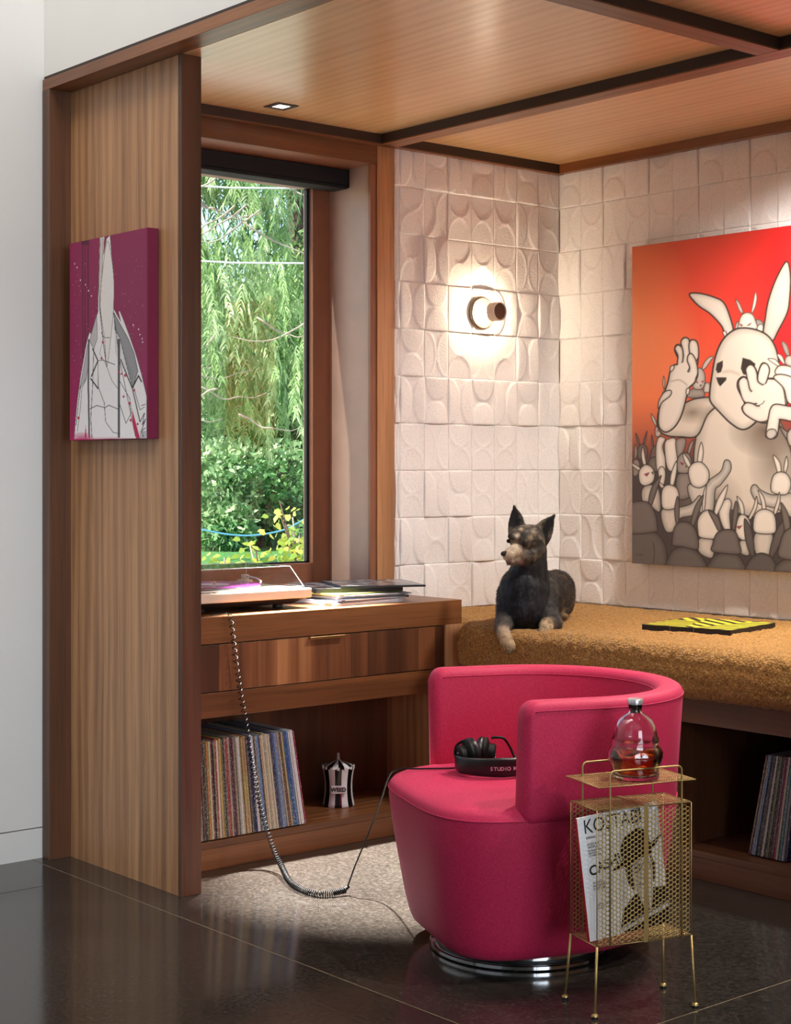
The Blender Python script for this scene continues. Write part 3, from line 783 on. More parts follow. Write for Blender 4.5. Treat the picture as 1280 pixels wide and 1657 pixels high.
# ------------------------------------------------------------------ turntable
SILV = simple('champagne_plastic', (206, 190, 172), .38, 0, .04, 20)
DKPL = simple('charcoal_plastic', (26, 24, 24), .5)
tt = thing('turntable', 'silver beige turntable with clear dust cover on the credenza', 'record player', (.09, -1.675, .787))
G().box(-.095, .275, -1.905, -1.452, .822, .853).build('plinth', SILV, tt, bevel=.004, seg=3)
r0 = [(-.085, -1.895, .8215), (.265, -1.895, .8215), (.265, -1.462, .8215), (-.085, -1.462, .8215)]
r1 = [(-.055, -1.865, .801), (.225, -1.865, .801), (.225, -1.502, .801), (-.055, -1.502, .801)]
G().loft([r1, r0]).build('underbody', DKPL, tt)
for fx, fy in ((.19, -1.53), (.19, -1.84), (-.03, -1.53), (-.03, -1.84)):
    G().lathe([(.017, .7865), (.019, .79), (.016, .8012)], (fx, fy, 0), 20).build('foot', DKPL, tt, 40)
G().lathe([(.001, .853), (.152, .853), (.154, .857), (.152, .863), (.001, .863)], (.075, -1.705, 0), 64).build('platter', simple('grey_platter', (150, 146, 142), .4, .4), tt, 40)
ka = NT('purple_vinyl'); ka.base(rgb(196, 70, 190), .25); ka.b.inputs['Coat Weight'].default_value = .6
G().lathe([(.05, .8635), (.150, .8635), (.1505, .8645), (.150, .8655), (.05, .8655)], (.075, -1.705, 0), 72).build('purple_disc', ka.m, tt, 40)
G().lathe([(.001, .8632), (.0495, .8632), (.0495, .8662), (.001, .8662)], (.075, -1.705, 0), 40).build('disc_label', simple('white_label', (214, 204, 206), .5), tt, 40)
G().lathe([(.0035, .866), (.0035, .876), (.001, .877)], (.075, -1.705, 0), 12).build('spindle', BRASS, tt, 40)
arm = G().lathe([(.026, .853), (.026, .866), (.014, .868), (.014, .884)], (-.035, -1.505, 0), 24)
arm.build('arm_pivot', SILV, tt, 40)
G().tube([(-.06, -1.50, .880), (-.03, -1.505, .880), (.06, -1.525, .877), (.13, -1.555, .872), (.155, -1.575, .869)], .0035, 8).build('tonearm', SILV, tt, 180)
for yy, w in ((-1.86, .03), (-1.80, .05), (-1.60, .045), (-1.53, .06)):
    G().box(.242, .262, yy-w/2, yy+w/2, .8528, .8555).build('button', simple('button_grey', (170, 158, 146), .4), tt, bevel=.001)
CL = pane_mat('clear_acrylic', (.95, .95, .96), .03, 1.5, .8)
cvb = [(.235, -1.900), (.235, -1.457), (-.093, -1.457), (-.093, -1.900)]
cvt = [(.168, -1.893), (.168, -1.464), (-.088, -1.464), (-.088, -1.893)]
gcv = G().loft([[(a, b, .8565) for a, b in cvb], [(a, b, .921) for a, b in cvt]], True, False)
gcv.add([(a, b, .921) for a, b in cvt], [(0, 1, 2, 3)])
cvo = gcv.build('dust_cover', CL, tt); sm_ = cvo.modifiers.new('thick', 'SOLIDIFY'); sm_.thickness = .0025; sm_.offset = -1
er = G()
for P in ([(a, b, .9212) for a, b in cvt+cvt[:1]],): er.tube(P, .0011, 6)
for (a, b), (c, d) in zip(cvb, cvt): er.tube([(a, b, .857), (c, d, .921)], .0011, 6)
er.tube([(a, b, .857) for a, b in cvb+cvb[:1]], .0012, 6)
er.build('cover_edge', simple('pale_acrylic_edge', (205, 203, 200), .25), tt)

# ------------------------------------------------------------------ striped jar
jr = thing('striped_jar', 'black and white striped ceramic jar with pointed lid on the shelf', 'jar', (.15, -1.243, .088))
JW = simple('white_glaze', (226, 226, 232), .18); JB = simple('black_glaze', (10, 10, 12), .12)
def striped(prof, n, a0, rf, parent, name):
    o = G().lathe(prof, (.15, -1.243, 0), n, (0, 0, 1)).build(name, [JW, JB], parent, 50)
    k = n//14; m = o.data
    for p in m.polygons:
        c = p.center; a = math.atan2(c.y+1.243, c.x-.15)
        p.material_index = int(math.floor((a-a0)/(2*math.pi/14))) % 2
    return o
a0 = math.atan2(CAMP[1]+1.243, CAMP[0]-.15)
hw = math.pi/14
def jprof(z): return .0475+.0085*((z-.155)/.065)**2
striped([(.001, .0882), (.054, .0882)]+[(jprof(z), z) for z in np.linspace(.091, .218, 12)]+[(.001, .2185)], 84, a0+hw, 0, jr, 'body')
striped([(.001, .2187), (.053, .2187), (.0535, .221), (.038, .231), (.022, .238), (.009, .243), (.0055, .250), (.005, .268), (.001, .269)], 84, a0+hw*2, 0, jr, 'lid')
wedge = G()
for q in range(14):
    a = a0+hw*2*q; c_, s_ = math.cos(a), math.sin(a)
    wedge.obox((.15+.0545*c_, -1.243+.0545*s_, .221), (-s_, c_, 0), (0, 0, 1), (c_, s_, 0), .004, .0045, .0022)
wedge.build('crown_tips', JW, jr)
f_ = np.array((math.cos(a0), math.sin(a0), 0)); s_ = np.array((-f_[1], f_[0], 0))
pc = np.array((.15, -1.243, .150))+f_*.0495
G().obox(pc, s_, (0, 0, 1), f_, .0255, .0135, .002).build('plaque', simple('plaque_white', (220, 216, 222), .3), jr, bevel=.0015)
def text(name, body, size, pos, xdir, ydir, mat, parent, extrude=.0002, align='CENTER', sx=1, bold=0):
    c = bpy.data.curves.new(name, 'FONT'); c.body = body; c.size = size; c.extrude = extrude; c.align_x = align; c.align_y = 'CENTER'; c.offset = bold
    tmp = bpy.data.objects.new('tmp', c); COL.objects.link(tmp); bpy.context.view_layer.update()
    me = bpy.data.meshes.new_from_object(tmp.evaluated_get(bpy.context.evaluated_depsgraph_get())); me.name = name
    bpy.data.objects.remove(tmp); bpy.data.curves.remove(c); me.materials.clear(); me.materials.append(mat)
    o = bpy.data.objects.new(name, me); COL.objects.link(o)
    X = Vector(xdir).normalized(); Y = Vector(ydir).normalized(); Z = X.cross(Y)
    M = Matrix((X*sx, Y, Z)).transposed().to_4x4(); M.translation = Vector(pos)
    o.matrix_basis = M
    if parent is not None: o.parent = parent; o.matrix_parent_inverse = parent_world(parent).inverted()
    return o
INK = simple('black_ink', (16, 15, 18), .5)
text('lettering', 'WEED', .0185, pc+f_*.0023, s_, (0, 0, 1), INK, jr, bold=.0009)

# ------------------------------------------------------------------ yellow and black boxed set on the cushion
bx = thing('record_box', 'flat black box with yellow zigzag cover lying on the cushion', 'box set', (1.135, -.462, .717))
Cn = np.array([(1.053, -.659), (1.352, -.590), (1.232, -.282), (.906, -.338)])
cc = Cn.mean(0); u = unit((Cn[1]-Cn[0])+(Cn[2]-Cn[3])); v = np.array((-u[1], u[0])); hs = .160
A3 = np.array((u[0], u[1], 0)); B3 = np.array((v[0], v[1], 0)); c3 = np.array((cc[0], cc[1], .7285))
G().obox(c3, A3, B3, (0, 0, 1), hs, hs, .009).build('case', simple('navy_black_card', (22, 22, 30), .45), bx, bevel=.001)
m_ = 150
U, V_ = np.meshgrid(np.linspace(-1, 1, m_), np.linspace(-1, 1, m_), indexing='ij')
q = np.stack([U.ravel(), V_.ravel()], 1)
a_ = Art(q*100, (30, 26, 22))
YEL = (226, 216, 52)
z_ = np.where(q[:, 0]+.25*q[:, 1] < -.30, 0, np.where(q[:, 0]-.2*q[:, 1] < .36, 1, 2))
z_ = np.where((q[:, 1] > .35) & (z_ == 0), 3, z_)
nrm_ = np.array([(.55, -.83), (.62, .78), (.80, -.60), (.75, .66)])[z_]
st_ = ((nrm_*q).sum(1)/.30) % 1 < .52
a_.c[st_] = np.array(lin(YEL))
V3 = c3+np.array((0, 0, .0092))+(q[:, :1]*A3+q[:, 1:]*B3)*(hs-.001)
I = np.arange(m_-1)[:, None]*m_+np.arange(m_-1)[None, :]
F = np.stack([I, I+m_, I+m_+1, I+1], -1).reshape(-1, 4)
link('cover_print', np_mesh('cover_print', V3, F, a_.c), paintmat('zigzag_cover', .35), bx, None, fix=False)
sg = G()
for t_ in (-.35, .18): sg.obox(c3+A3*t_*hs-B3*(hs+.0004), A3, (0, 0, 1), B3, .0012, .0088, .0006)
sg.build('case_seam', simple('seam_grey', (96, 96, 104), .5), bx)

# ------------------------------------------------------------------ pink swivel chair
def pinkfab():
    k = NT('raspberry_weave'); v = k.coord()
    w1 = k.noise(k.coord((900, 900, 160)), 1, 2); w2 = k.noise(k.coord((160, 160, 900)), 1, 2)
    f = k.math('ADD', k.math('MULTIPLY', w1, .5), k.math('MULTIPLY', w2, .5))
    k.base(k.ramp(f, [(.34, rgb(158, 24, 62)), (.5, rgb(182, 31, 73)), (.66, rgb(200, 48, 90))]), .62)
    k.b.inputs['Sheen Weight'].default_value = .12; k.b.inputs['Sheen Tint'].default_value = rgb(255, 150, 180)
    k.b.inputs['Specular IOR Level'].default_value = .32
    k.bump(f, .25, .002); return k.m
PINK = pinkfab(); PIPE = simple('raspberry_piping', (176, 26, 72), .8)
CHROME = simple('chrome', (210, 212, 216), .08, 1, .02)
BLK = simple('black_plastic_base', (10, 10, 11), .4)
O2 = np.array((1.542, -1.649)); fv = np.array((-.385, -.923)); fv /= np.linalg.norm(fv); lv = np.array((-fv[1], fv[0]))
def cp(u, w, z): p = O2+fv*u+lv*w; return (p[0], p[1], z)
ch = thing('swivel_chair', 'raspberry pink upholstered swivel tub chair on a round chrome base', 'chair', cp(.095, 0, 0))
def plan(a, inset, fr=.390, hw=.352):
    c, s = math.cos(a), math.sin(a)
    e_ = 4.2 if s > 0 else 3.2; hw = hw if s > 0 else .336
    if c >= 0: k = (abs(c/fr)**e_+abs(s/hw)**e_)**(-1/e_)
    else: k = .344+(hw-.344)*max(0, 1+c*3)
    k = max(k-inset, .001)
    return k*c, k*s
NA = 120; AN = np.linspace(0, 2*math.pi, NA, False)
rings = []
for z, i in ((.041, .12), (.043, .095), (.049, .074), (.060, .062), (.08, .054), (.12, .044), (.16, .036), (.22, .025), (.28, .014), (.34, .005), (.385, .0), (.402, 0)):
    rings.append([cp(*plan(a, i), z) for a in AN])
sg_ = G().loft(rings, True, True); sg_.build('seat_body', PINK, ch, 60)
rings = []
for z, i in ((.4015, .000), (.412, .003), (.4215, .012), (.428, .028), (.433, .07), (.437, .15), (.438, .25), (.438, .33)):
    rings.append([cp(*plan(a, i), z) for a in AN])
G().loft(rings, True, True).build('seat_cushion', PINK, ch, 60)
P = [cp(*plan(a, -.001), .4015) for a in AN]; G().tube(P+P[:1], .0022, 6).build('seat_piping', PIPE, ch, 180)
# wrap-around back shell
rc, zt, zb = .332, .690, .388
path = [(u, rc, 0) for u in np.linspace(.205, .02, 12)]+[(-rc*.95*math.sin(t), rc*math.cos(t), 0) for t in np.linspace(0, math.pi, 44)]+[(u, -rc, 0) for u in np.linspace(.02, .205, 12)]
path = np.array([(a, b) for a, b, _ in path]); seg = np.r_[0, np.cumsum(np.linalg.norm(np.diff(path, axis=0), axis=1))]; Ltot = seg[-1]
svals = np.unique(np.r_[np.linspace(0, .05, 12), np.linspace(.05, Ltot-.05, 56), np.linspace(Ltot-.05, Ltot, 12)])
rings = []; edge_o, edge_i = [], []
for s in svals:
    c = np.array([np.interp(s, seg, path[:, 0]), np.interp(s, seg, path[:, 1])])
    c2 = np.array([np.interp(min(s+.004, Ltot), seg, path[:, 0]), np.interp(min(s+.004, Ltot), seg, path[:, 1])]); c1 = np.array([np.interp(max(s-.004, 0), seg, path[:, 0]), np.interp(max(s-.004, 0), seg, path[:, 1])])
    t = (c2-c1)/np.linalg.norm(c2-c1); nrm = np.array((-t[1], t[0]))
    if np.dot(nrm, c-np.array((.0, 0))) < 0: nrm = -nrm
    e = min(s, Ltot-s)
    def rr(R): return R-math.sqrt(max(R*R-(R-min(e, R))**2, 0))
    th = .036-rr(.026); top = zt-rr(.042); bot = zb+rr(.03)
    ring = []
    R = min(.024, th*.9)
    corners = ((th-R, top-R, 0), (-th+R, top-R, 90), (-th+R, bot+R, 180), (th-R, bot+R, 270))
    for cx_, cz_, a_0 in corners:
        for q in np.linspace(0, 90, 6):
            a = math.radians(a_0+q); n_ = cx_+R*math.cos(a); z_ = cz_+R*math.sin(a)
            fl = .020*(z_-zb)/(zt-zb)-.012; pnt = c+nrm*(n_+fl)
            ring.append(cp(pnt[0], pnt[1], z_))
        # straight runs get midpoints so the flare stays smooth
    rings.append(ring)
    for lst, n_ in ((edge_o, th+.0005), (edge_i, -th-.0005)):
        z_ = top-R*.9; fl = .020*(z_-zb)/(zt-zb)-.012; pnt = c+nrm*(n_+fl); lst.append(cp(pnt[0], pnt[1], z_))
G().loft(rings, True, True).build('backrest', PINK, ch, 50)
G().tube(edge_o[6:-6], .0016, 6).build('back_piping', PIPE, ch, 180); G().tube(edge_i[6:-6], .0016, 6).build('back_piping', PIPE, ch, 180)
bc = cp(.065, .0, 0)
G().lathe([(.001, .001), (.236, .001), (.240, .004), (.240, .012), (.236, .015), (.001, .015)], bc, 72).build('base_disc', CHROME, ch, 40)
G().lathe([(.225, .015), (.225, .024), (.001, .024)], bc, 48, cap=False).build('bearing', BLK, ch, 40)
G().lathe([(.001, .024), (.229, .024), (.232, .027), (.232, .036), (.228, .039), (.001, .039)], bc, 72).build('swivel_plate', CHROME, ch, 40)
G().lathe([(.20, .039), (.20, .044), (.001, .052)], bc, 48, cap=False).build('under_plate', BLK, ch, 40)

# ------------------------------------------------------------------ headphones lying on the seat
sr = np.array((.6455, .7638, 0)); tc = np.array((.7638, -.6455, 0)); up = np.array((0, 0, 1.))
Hc = np.array((1.432, -1.738, .4395))
def hp(a, b, z): return Hc+sr*a+tc*b+up*z
RUB = simple('black_leatherette', (16, 16, 18), .35); RUB2 = simple('black_rubber', (6, 6, 7), .5, 0, .1, 30, 0, 200, Specular_IOR_Level=.25); STL = simple('steel', (190, 192, 196), .2, 1)
hd = thing('headphones', 'black studio headphones lying on the pink seat, band toward the viewer', 'headphones', tuple(Hc))
band = spline(np.array([(-.088, -.012), (-.078, .030), (-.035, .062), (.025, .068), (.075, .048), (.098, .005), (.092, -.04)]), False, 8)
rings = []
for i, (a, b) in enumerate(band):
    t = band[min(i+1, len(band)-1)]-band[max(i-1, 0)]; t /= np.linalg.norm(t); n_ = np.array((t[1], -t[0]))
    hh = .026*(1-.25*abs(i/len(band)-.5)*2); ring = []
    for q in np.linspace(0, 2*math.pi, 16, False):
        c_, s_ = math.cos(q), math.sin(q)
        o_ = np.sign(c_)*abs(c_)**.6*.0075; z_ = np.sign(s_)*abs(s_)**.6*hh
        ring.append(hp(a-n_[0]*o_, b-n_[1]*o_, .0275+z_))
    rings.append(ring)
G().loft(rings).build('headband', RUB, hd, 60)
def cup(a, b, ax, nm):
    ax = np.array(ax, float); ax /= np.linalg.norm(ax); axw = sr*ax[0]+tc*ax[1]+up*ax[2]; c = hp(a, b, .045)
    h_ = G().lathe([(.001, -.026), (.025, -.027), (.029, -.023), (.029, -.008), (.040, -.004), (.0435, .0), (.0435, .007)], c, 40, axw, cap=False).build('ear_cup', RUB2, hd, 40)
    pad = G(); 
    pr = [(.027+.0145*math.cos(t)*.9+.004, .015+.011*math.sin(t)) for t in np.linspace(0, 2*math.pi, 14)]
    pad.lathe(pr, c, 40, axw, cap=False).build('ear_pad', RUB, h_, 180)
    G().lathe([(.001, .008), (.020, .008)], c, 30, axw, cap=False).build('driver_cloth', simple('driver_cloth', (30, 30, 32), .9), h_, 180)
    ringp = [c+axw*-.0262+(np.cross(axw, up)*math.cos(t)+up*math.sin(t))*.019 for t in np.linspace(0, 2*math.pi, 30)]
    G().tube(ringp, .0012, 6).build('trim_ring', STL, h_, 180)
cup(-.060, -.022, (.92, -.3, .12), 'l'); cup(-.012, -.045, (-.95, -.1, .12), 'r')
yk = G().tube(spline(np.array([hp(-.088, -.012, .03), hp(-.094, -.03, .045), hp(-.090, -.032, .068), hp(-.072, -.026, .082)]), False, 5), .0035, 8); yk.build('yoke', RUB2, hd, 180)
yk = G().tube(spline(np.array([hp(.092, -.04, .03), hp(.068, -.05, .034), hp(.056, -.055, .058), hp(.038, -.05, .084), hp(.014, -.047, .0875), hp(.004, -.046, .086)]), False, 5), .0035, 8); yk.build('yoke', RUB2, hd, 180)
G().obox(hp(-.0865, .0, .0275), sr*.3+tc*.95, up, sr*.95-tc*.3, .006, .016, .006).build('slider_block', simple('blue_black_plastic', (22, 32, 70), .35), hd, bevel=.002)
G().lathe([(.001, 0), (.004, .001), (.004, .003), (.001, .0045)], hp(-.0865, .004, .052), 16).build('steel_pin', STL, hd, 40)
PK = simple('pale_pink_ink', (206, 150, 176), .5)
lt = thing_l = None
for i, ch_ in enumerate('STUDIO MONITOR'):   # letters follow the curve of the band
    if ch_ == ' ': continue
    s_ = .5+.026*(i-3.5)*1.0
    k_ = 20.5+i*1.18; j = int(k_); a, b = band[j]*(1-(k_-j))+band[min(j+1, len(band)-1)]*(k_-j)
    t = band[min(j+1, len(band)-1)]-band[j-1]; t /= np.linalg.norm(t); n_ = np.array((-t[1], t[0]))
    if n_[1] < 0: n_ = -n_
    text('lettering', ch_, .0135, hp(a+n_[0]*.0079, b+n_[1]*.0079, .025), sr*t[0]+tc*t[1], up, PK, hd, .0002, bold=.0003)

# coiled cord from the credenza to the headphones
ctrl = np.array([(.295, -1.87, .789), (.318, -1.850, .7905), (.3345, -1.832, .789), (.345, -1.824, .776), (.347, -1.797, .585), (.356, -1.779, .468), (.371, -1.768, .362), (.400, -1.758, .22), (.430, -1.751, .137), (.480, -1.757, .072), (.560, -1.783, .034), (.66, -1.83, .0195), (.74, -1.845, .0125), (.80, -1.838, .011), (.826, -1.800, .012), (.838, -1.757, .016)])
cl = spline(ctrl, False, 60); sl_ = np.r_[0, np.cumsum(np.linalg.norm(np.diff(cl, axis=0), axis=1))]
tot = sl_[-1]; pts = []; ph = 0; s = .055
while s < tot:
    p = np.array([np.interp(s, sl_, cl[:, i]) for i in range(3)]); p2 = np.array([np.interp(min(s+.003, tot), sl_, cl[:, i]) for i in range(3)]); p1 = np.array([np.interp(max(s-.003, 0), sl_, cl[:, i]) for i in range(3)])
    t = (p2-p1)/np.linalg.norm(p2-p1); a = np.cross(t, (0.3, .9, .1)); a /= np.linalg.norm(a); b = np.cross(t, a)
    k = s/tot; pitch = .0185*(1-k)**1.15+.0062; R = .0062+.0022*k
    pts.append(p+R*(math.cos(ph)*a+math.sin(ph)*b)); ph += 2*math.pi/12; s += pitch/12
pts = np.array(pts)
start = [ctrl[0], ctrl[1]]
endc = spline(np.array([pts[-1], (.842, -1.752, .03), (.860, -1.739, .09), (.895, -1.710, .20), (.985, -1.745, .30), (1.12, -1.83, .395), (1.206, -1.872, .434), (1.26, -1.83, .4385), (1.305, -1.785, .4405), (1.345, -1.765, .446), tuple(hp(-.075, -.03, .012))]), False, 8)
cord = G().tube(np.vstack([spline(np.array([ctrl[0], ctrl[1], pts[0]]), False, 4)[:-1], pts]), .00175, 6)
cord_t = thing('headphone_cord', 'black coiled cord hanging from the credenza to the floor and up to the chair', 'cord', (.345, -1.82, .0))
cord.build('coil', RUB2, cord_t, 180); G().tube(endc, .0023, 8).build('straight_lead', RUB2, cord_t, 180)
G().lathe([(.001, -.012), (.0045, -.011), (.0062, 0), (.0045, .012), (.001, .013)], (.838, -1.757, .020), 14, (.3, .8, .5)).build('strain_relief', RUB2, cord_t, 60)

# ------------------------------------------------------------------ perforated brass magazine rack
GOLD = simple('gilded_wire', (178, 152, 98), .42, .75, .06, 60)
N2 = np.array((2.040, -1.983)); ru = np.array((.295, .955)); ru /= np.linalg.norm(ru); rw = np.array((-ru[1], ru[0]))
def rp(u, w, z): p = N2+ru*u+rw*w; return np.array((p[0], p[1], z))
U3 = np.array((ru[0], ru[1], 0)); W3 = np.array((rw[0], rw[1], 0))
RL, RW, RB, RT_ = .252, .121, .160, .470
rk = thing('magazine_rack', 'gold perforated metal magazine rack with tray top and four thin legs', 'rack', tuple(rp(RL/2, RW/2, 0)))
def perf(name, o, e1, e2, Lx, Ly, pitch=.0108, r=.0044):
    o, e1, e2 = map(np.asarray, (o, e1, e2)); V = []; F = []; n = 0
    hx = pitch/math.sqrt(3)
    ang = np.radians(np.arange(12)*30)
    hexr = np.where(np.arange(12) % 2 == 0, hx, pitch/2)
    nx = int((Lx-.002)/(pitch*.866)); off = (Lx-nx*pitch*.866)/2
    for i in range(nx):
        x = off+(i+.5)*pitch*.866; ny = int((Ly-.002)/pitch); oy = (Ly-ny*pitch)/2
        for j in range(ny-(i % 2)):
            y = oy+(j+.5+.5*(i % 2))*pitch
            for rad in (hexr, np.full(12, r)):
                for a, q in zip(ang, rad): V.append(o+e1*np.clip(x+q*math.cos(a), 0, Lx)+e2*np.clip(y+q*math.sin(a), 0, Ly))
            F += [(n+k, n+(k+1) % 12, n+12+(k+1) % 12, n+12+k) for k in range(12)]; n += 24
    me = np_mesh(name, np.array(V), np.array(F)); ob = link(name, me, GOLD, rk, None, fix=False)
    s_ = ob.modifiers.new('thick', 'SOLIDIFY'); s_.thickness = .0005; s_.offset = 0
    fr = G()
    for a, b in (((0, 0), (Lx, 0)), ((Lx, 0), (Lx, Ly)), ((Lx, Ly), (0, Ly)), ((0, Ly), (0, 0))):
        fr.tube([o+e1*a[0]+e2*a[1], o+e1*b[0]+e2*b[1]], .0013, 6)
    fr.build('rim_wire', GOLD, ob, 180)
Zv = np.array((0, 0, 1.))
perf('front_mesh', rp(0, 0, RB), U3, Zv, RL, RT_-RB); perf('back_mesh', rp(0, RW, RB), U3, Zv, RL, RT_-RB)
perf('top_mesh', rp(0, 0, RT_), U3, W3, RL, RW); perf('bottom_mesh', rp(0, 0, RB), U3, W3, RL, RW)
perf('tray', rp(-.004, -.016, .5255), U3, W3, .258, .155)
for w_, s_ in ((0, -1), (RW, 1)):
    G().obox(rp(RL*.51, w_+s_*.0016, (RB+RT_)/2), U3, Zv, W3, .0055, (RT_-RB)/2+.002, .0007).build('strap', GOLD, rk, bevel=.0004)
G().obox(rp(RL*.51, RW/2, RT_+.0014), U3, W3, Zv, .0055, RW/2+.002, .0007).build('strap', GOLD, rk, bevel=.0004)
for w_, s_ in ((-.0028, -1), (RW+.0028, 1)):
    a, b = RL*.13, RL*.89
    P = [rp(a, w_, RB), rp(a, w_, .45), rp(a, w_+s_*.0, .546)]
    P += [rp(a+.012*(1-math.cos(t)), w_, .546+.012*math.sin(t)) for t in np.linspace(.3, math.pi/2, 6)]
    P += [rp(b-.012*(1-math.cos(t)), w_, .546+.012*math.sin(t)) for t in np.linspace(math.pi/2, .3, 6)]
    P += [rp(b, w_, .546), rp(b, w_, .45), rp(b, w_, RB)]
    G().tube(P, .0023, 8).build('handle_rod', GOLD, rk, 180)
for (u_, w_), (fu, fw_) in zip(((.0, .0), (RL, 0), (0, RW), (RL, RW)), ((-.008, -.004), (.245, -.027), (-.003, .143), (.255, .125))):
    t_ = rp(u_, w_, RB); b_ = rp(fu, fw_, .012)
    lg = G().tube([t_, b_], [.0032, .0029], 10).build('leg', GOLD, rk, 180)
    G().lathe([(.001, .013), (.007, .010), (.0085, .006), (.001, .0055)], rp(fu, fw_, 0), 18).build('foot_cap', GOLD, lg, 40)
    G().lathe([(.0065, .0058), (.0065, .0004), (.001, .0003)], rp(fu, fw_, 0), 18, cap=False).build('rubber_pad', BLK, lg, 40)

# magazine standing in the rack
mg = thing('magazine', 'black and white magazine with a man in a hat, standing in the gold rack', 'magazine', tuple(rp(.0, .03, .162)))
th_ = math.radians(6.0); mx = U3*math.cos(th_)+Zv*math.sin(th_); my = -U3*math.sin(th_)+Zv*math.cos(th_); mo = rp(.001, .034, .1635)
my = my*.995+W3*.03; my /= np.linalg.norm(my); mz = np.cross(mx, my)
MW, MH = .216, .284
G().obox(mo+mx*MW/2+my*MH/2-mz*.0045, mx, my, mz, MW/2, MH/2, .0040).build('pages', simple('page_edges', (220, 218, 216), .6), mg)
G().obox(mo-mx*.0006+my*MH/2-mz*.0045, my, mz, mx, MH/2, .0044, .0005).build('spine', simple('red_spine', (188, 24, 40), .4), mg)
nx, ny = 150, 198
Xq, Yq = np.meshgrid(np.linspace(0, 216, nx), np.linspace(284, 0, ny), indexing='ij'); q = np.stack([Xq.ravel(), Yq.ravel()], 1)
A = Art(q, (226, 226, 228)); K = (22, 22, 24)
A.fill([(96, 284), (90, 250), (104, 222), (140, 196), (156, 188), (190, 196), (222, 206), (222, 290)], K)              # coat
A.fill([(138, 190), (152, 236), (160, 252), (172, 236), (180, 190), (160, 180)], (196, 194, 192))                       # shirt
A.fill([(154, 206), (160, 214), (166, 206), (164, 250), (158, 250)], (60, 58, 58))                                       # tie
A.fill([(122, 122), (118, 150), (124, 176), (142, 200), (160, 206), (178, 194), (186, 168), (186, 130), (160, 112)], (206, 202, 198))  # face
A.fill([(116, 120), (112, 148), (118, 178), (132, 192), (130, 160), (130, 128)], (36, 34, 36)); A.fill([(180, 118), (192, 140), (190, 172), (182, 182), (184, 150)], (44, 42, 44))
A.fill([(104, 96), (118, 66), (150, 50), (178, 62), (186, 96), (184, 116), (150, 116), (114, 126)], K)                   # hat crown
A.fill([(80, 136), (84, 128), (120, 112), (170, 98), (212, 78), (214, 82), (180, 112), (130, 130)], (10, 10, 12))        # brim
for cx_ in (140, 168): A.line([(cx_+12*math.cos(t), 142+10*math.sin(t)) for t in np.linspace(0, 6.28, 14)], (30, 28, 30), 2.2)
A.line([(152, 142), (156, 142)], (30, 28, 30), 2); A.fill([(136, 140), (144, 140), (140, 145)], K); A.fill([(164, 140), (172, 140), (168, 145)], K)
A.line([(156, 146), (152, 164), (158, 168)], (120, 116, 114), 2); A.line([(144, 180), (156, 183), (168, 179)], (70, 60, 60), 2.4)
A.fill([(60, 284), (60, 274), (216, 232), (216, 246), (76, 284)], (216, 216, 218), curve=False)
V3 = mo+mz*.0002+mx*(q[:, :1]/1000)+my*((284-q[:, 1:])/1000)
I = np.arange(nx-1)[:, None]*ny+np.arange(ny-1)[None, :]
link('cover', np_mesh('cover', V3, np.stack([I, I+1, I+ny+1, I+ny], -1).reshape(-1, 4), A.c), paintmat('magazine_cover', .3), mg, None, fix=False)
def mt(body, x, y, size, ang=0, sx=1, al='LEFT', bold=0, mat=INK):
    c_, s_ = math.cos(ang), math.sin(ang)
    text('lettering', body, size, mo+mz*.0004+mx*x/1000+my*(284-y)/1000, mx*c_+my*s_, my*c_-mx*s_, mat, mg, .00008, al, sx, bold)
mt('KOSTABI', 14, 24, .047, 0, .83)
for tx, y_, sz in (('SPRING', 18, 49), ('KOSTABI', 20, 64), ('WORLD', 20, 71), ('Around the', 20, 78), ('world in', 20, 84), ('15 minutes', 20, 90), ('KOSTABI', 24, 154), ('INTERVIEWS', 24, 161), ('KOSTABI', 24, 168), ('ART & MUSIC', 26, 206), ('NEWS', 26, 213)):
    mt(tx, y_, sz, .0075, 0, 1, 'LEFT', .0001)
mt('CASH!', 18, 128, .031, .22, 1, 'LEFT', .0008); mt('AND MUCH MUCH MORE!', 84, 271, .0115, .27, 1, 'LEFT', .0003)

# ------------------------------------------------------------------ decanter on the tray
dc = thing('decanter', 'squat glass decanter of amber whisky with steel stopper on the gold tray', 'decanter', (2.030, -1.842, .5265))
def glass(name, col, ior=1.48, rough=0):
    k = NT(name); k.base(rgb(*col), rough); k.b.inputs['Transmission Weight'].default_value = 1; k.b.inputs['IOR'].default_value = ior; return k.m
dcc = (2.030, -1.842, .5268)
def lobes(prof, c, n, amp, z0, z1):
    rings = []
    for r, z in prof:
        k = amp*max(0., 1-abs((z-(z0+z1)/2)/((z1-z0)/2)))
        rings.append([np.array(c)+np.array((r*(1+k*math.cos(6*t))*math.cos(t), r*(1+k*math.cos(6*t))*math.sin(t), z)) for t in np.linspace(0, 2*math.pi, n, False)])
    return G().loft(rings)
outer = [(.001, 0), (.050, 0), (.055, .003), (.056, .012), (.054, .022), (.059, .034), (.064, .048), (.064, .060), (.059, .070), (.054, .077), (.056, .084), (.055, .092), (.051, .099), (.0495, .112), (.046, .124), (.039, .136), (.028, .146), (.0175, .151), (.0155, .155), (.0155, .168), (.0165, .170), (.0165, .172)]
inner = [(.0120, .172), (.0115, .156), (.0140, .150), (.025, .143), (.036, .133), (.0430, .122), (.0465, .111), (.048, .098), (.050, .088), (.049, .077), (.053, .069), (.058, .059), (.058, .048), (.053, .034), (.048, .022), (.049, .012), (.040, .008), (.001, .008)]
lobes(outer+inner, dcc, 72, .045, .02, .09).build('bottle', glass('decanter_glass', (250, 250, 250)), dc, 180)
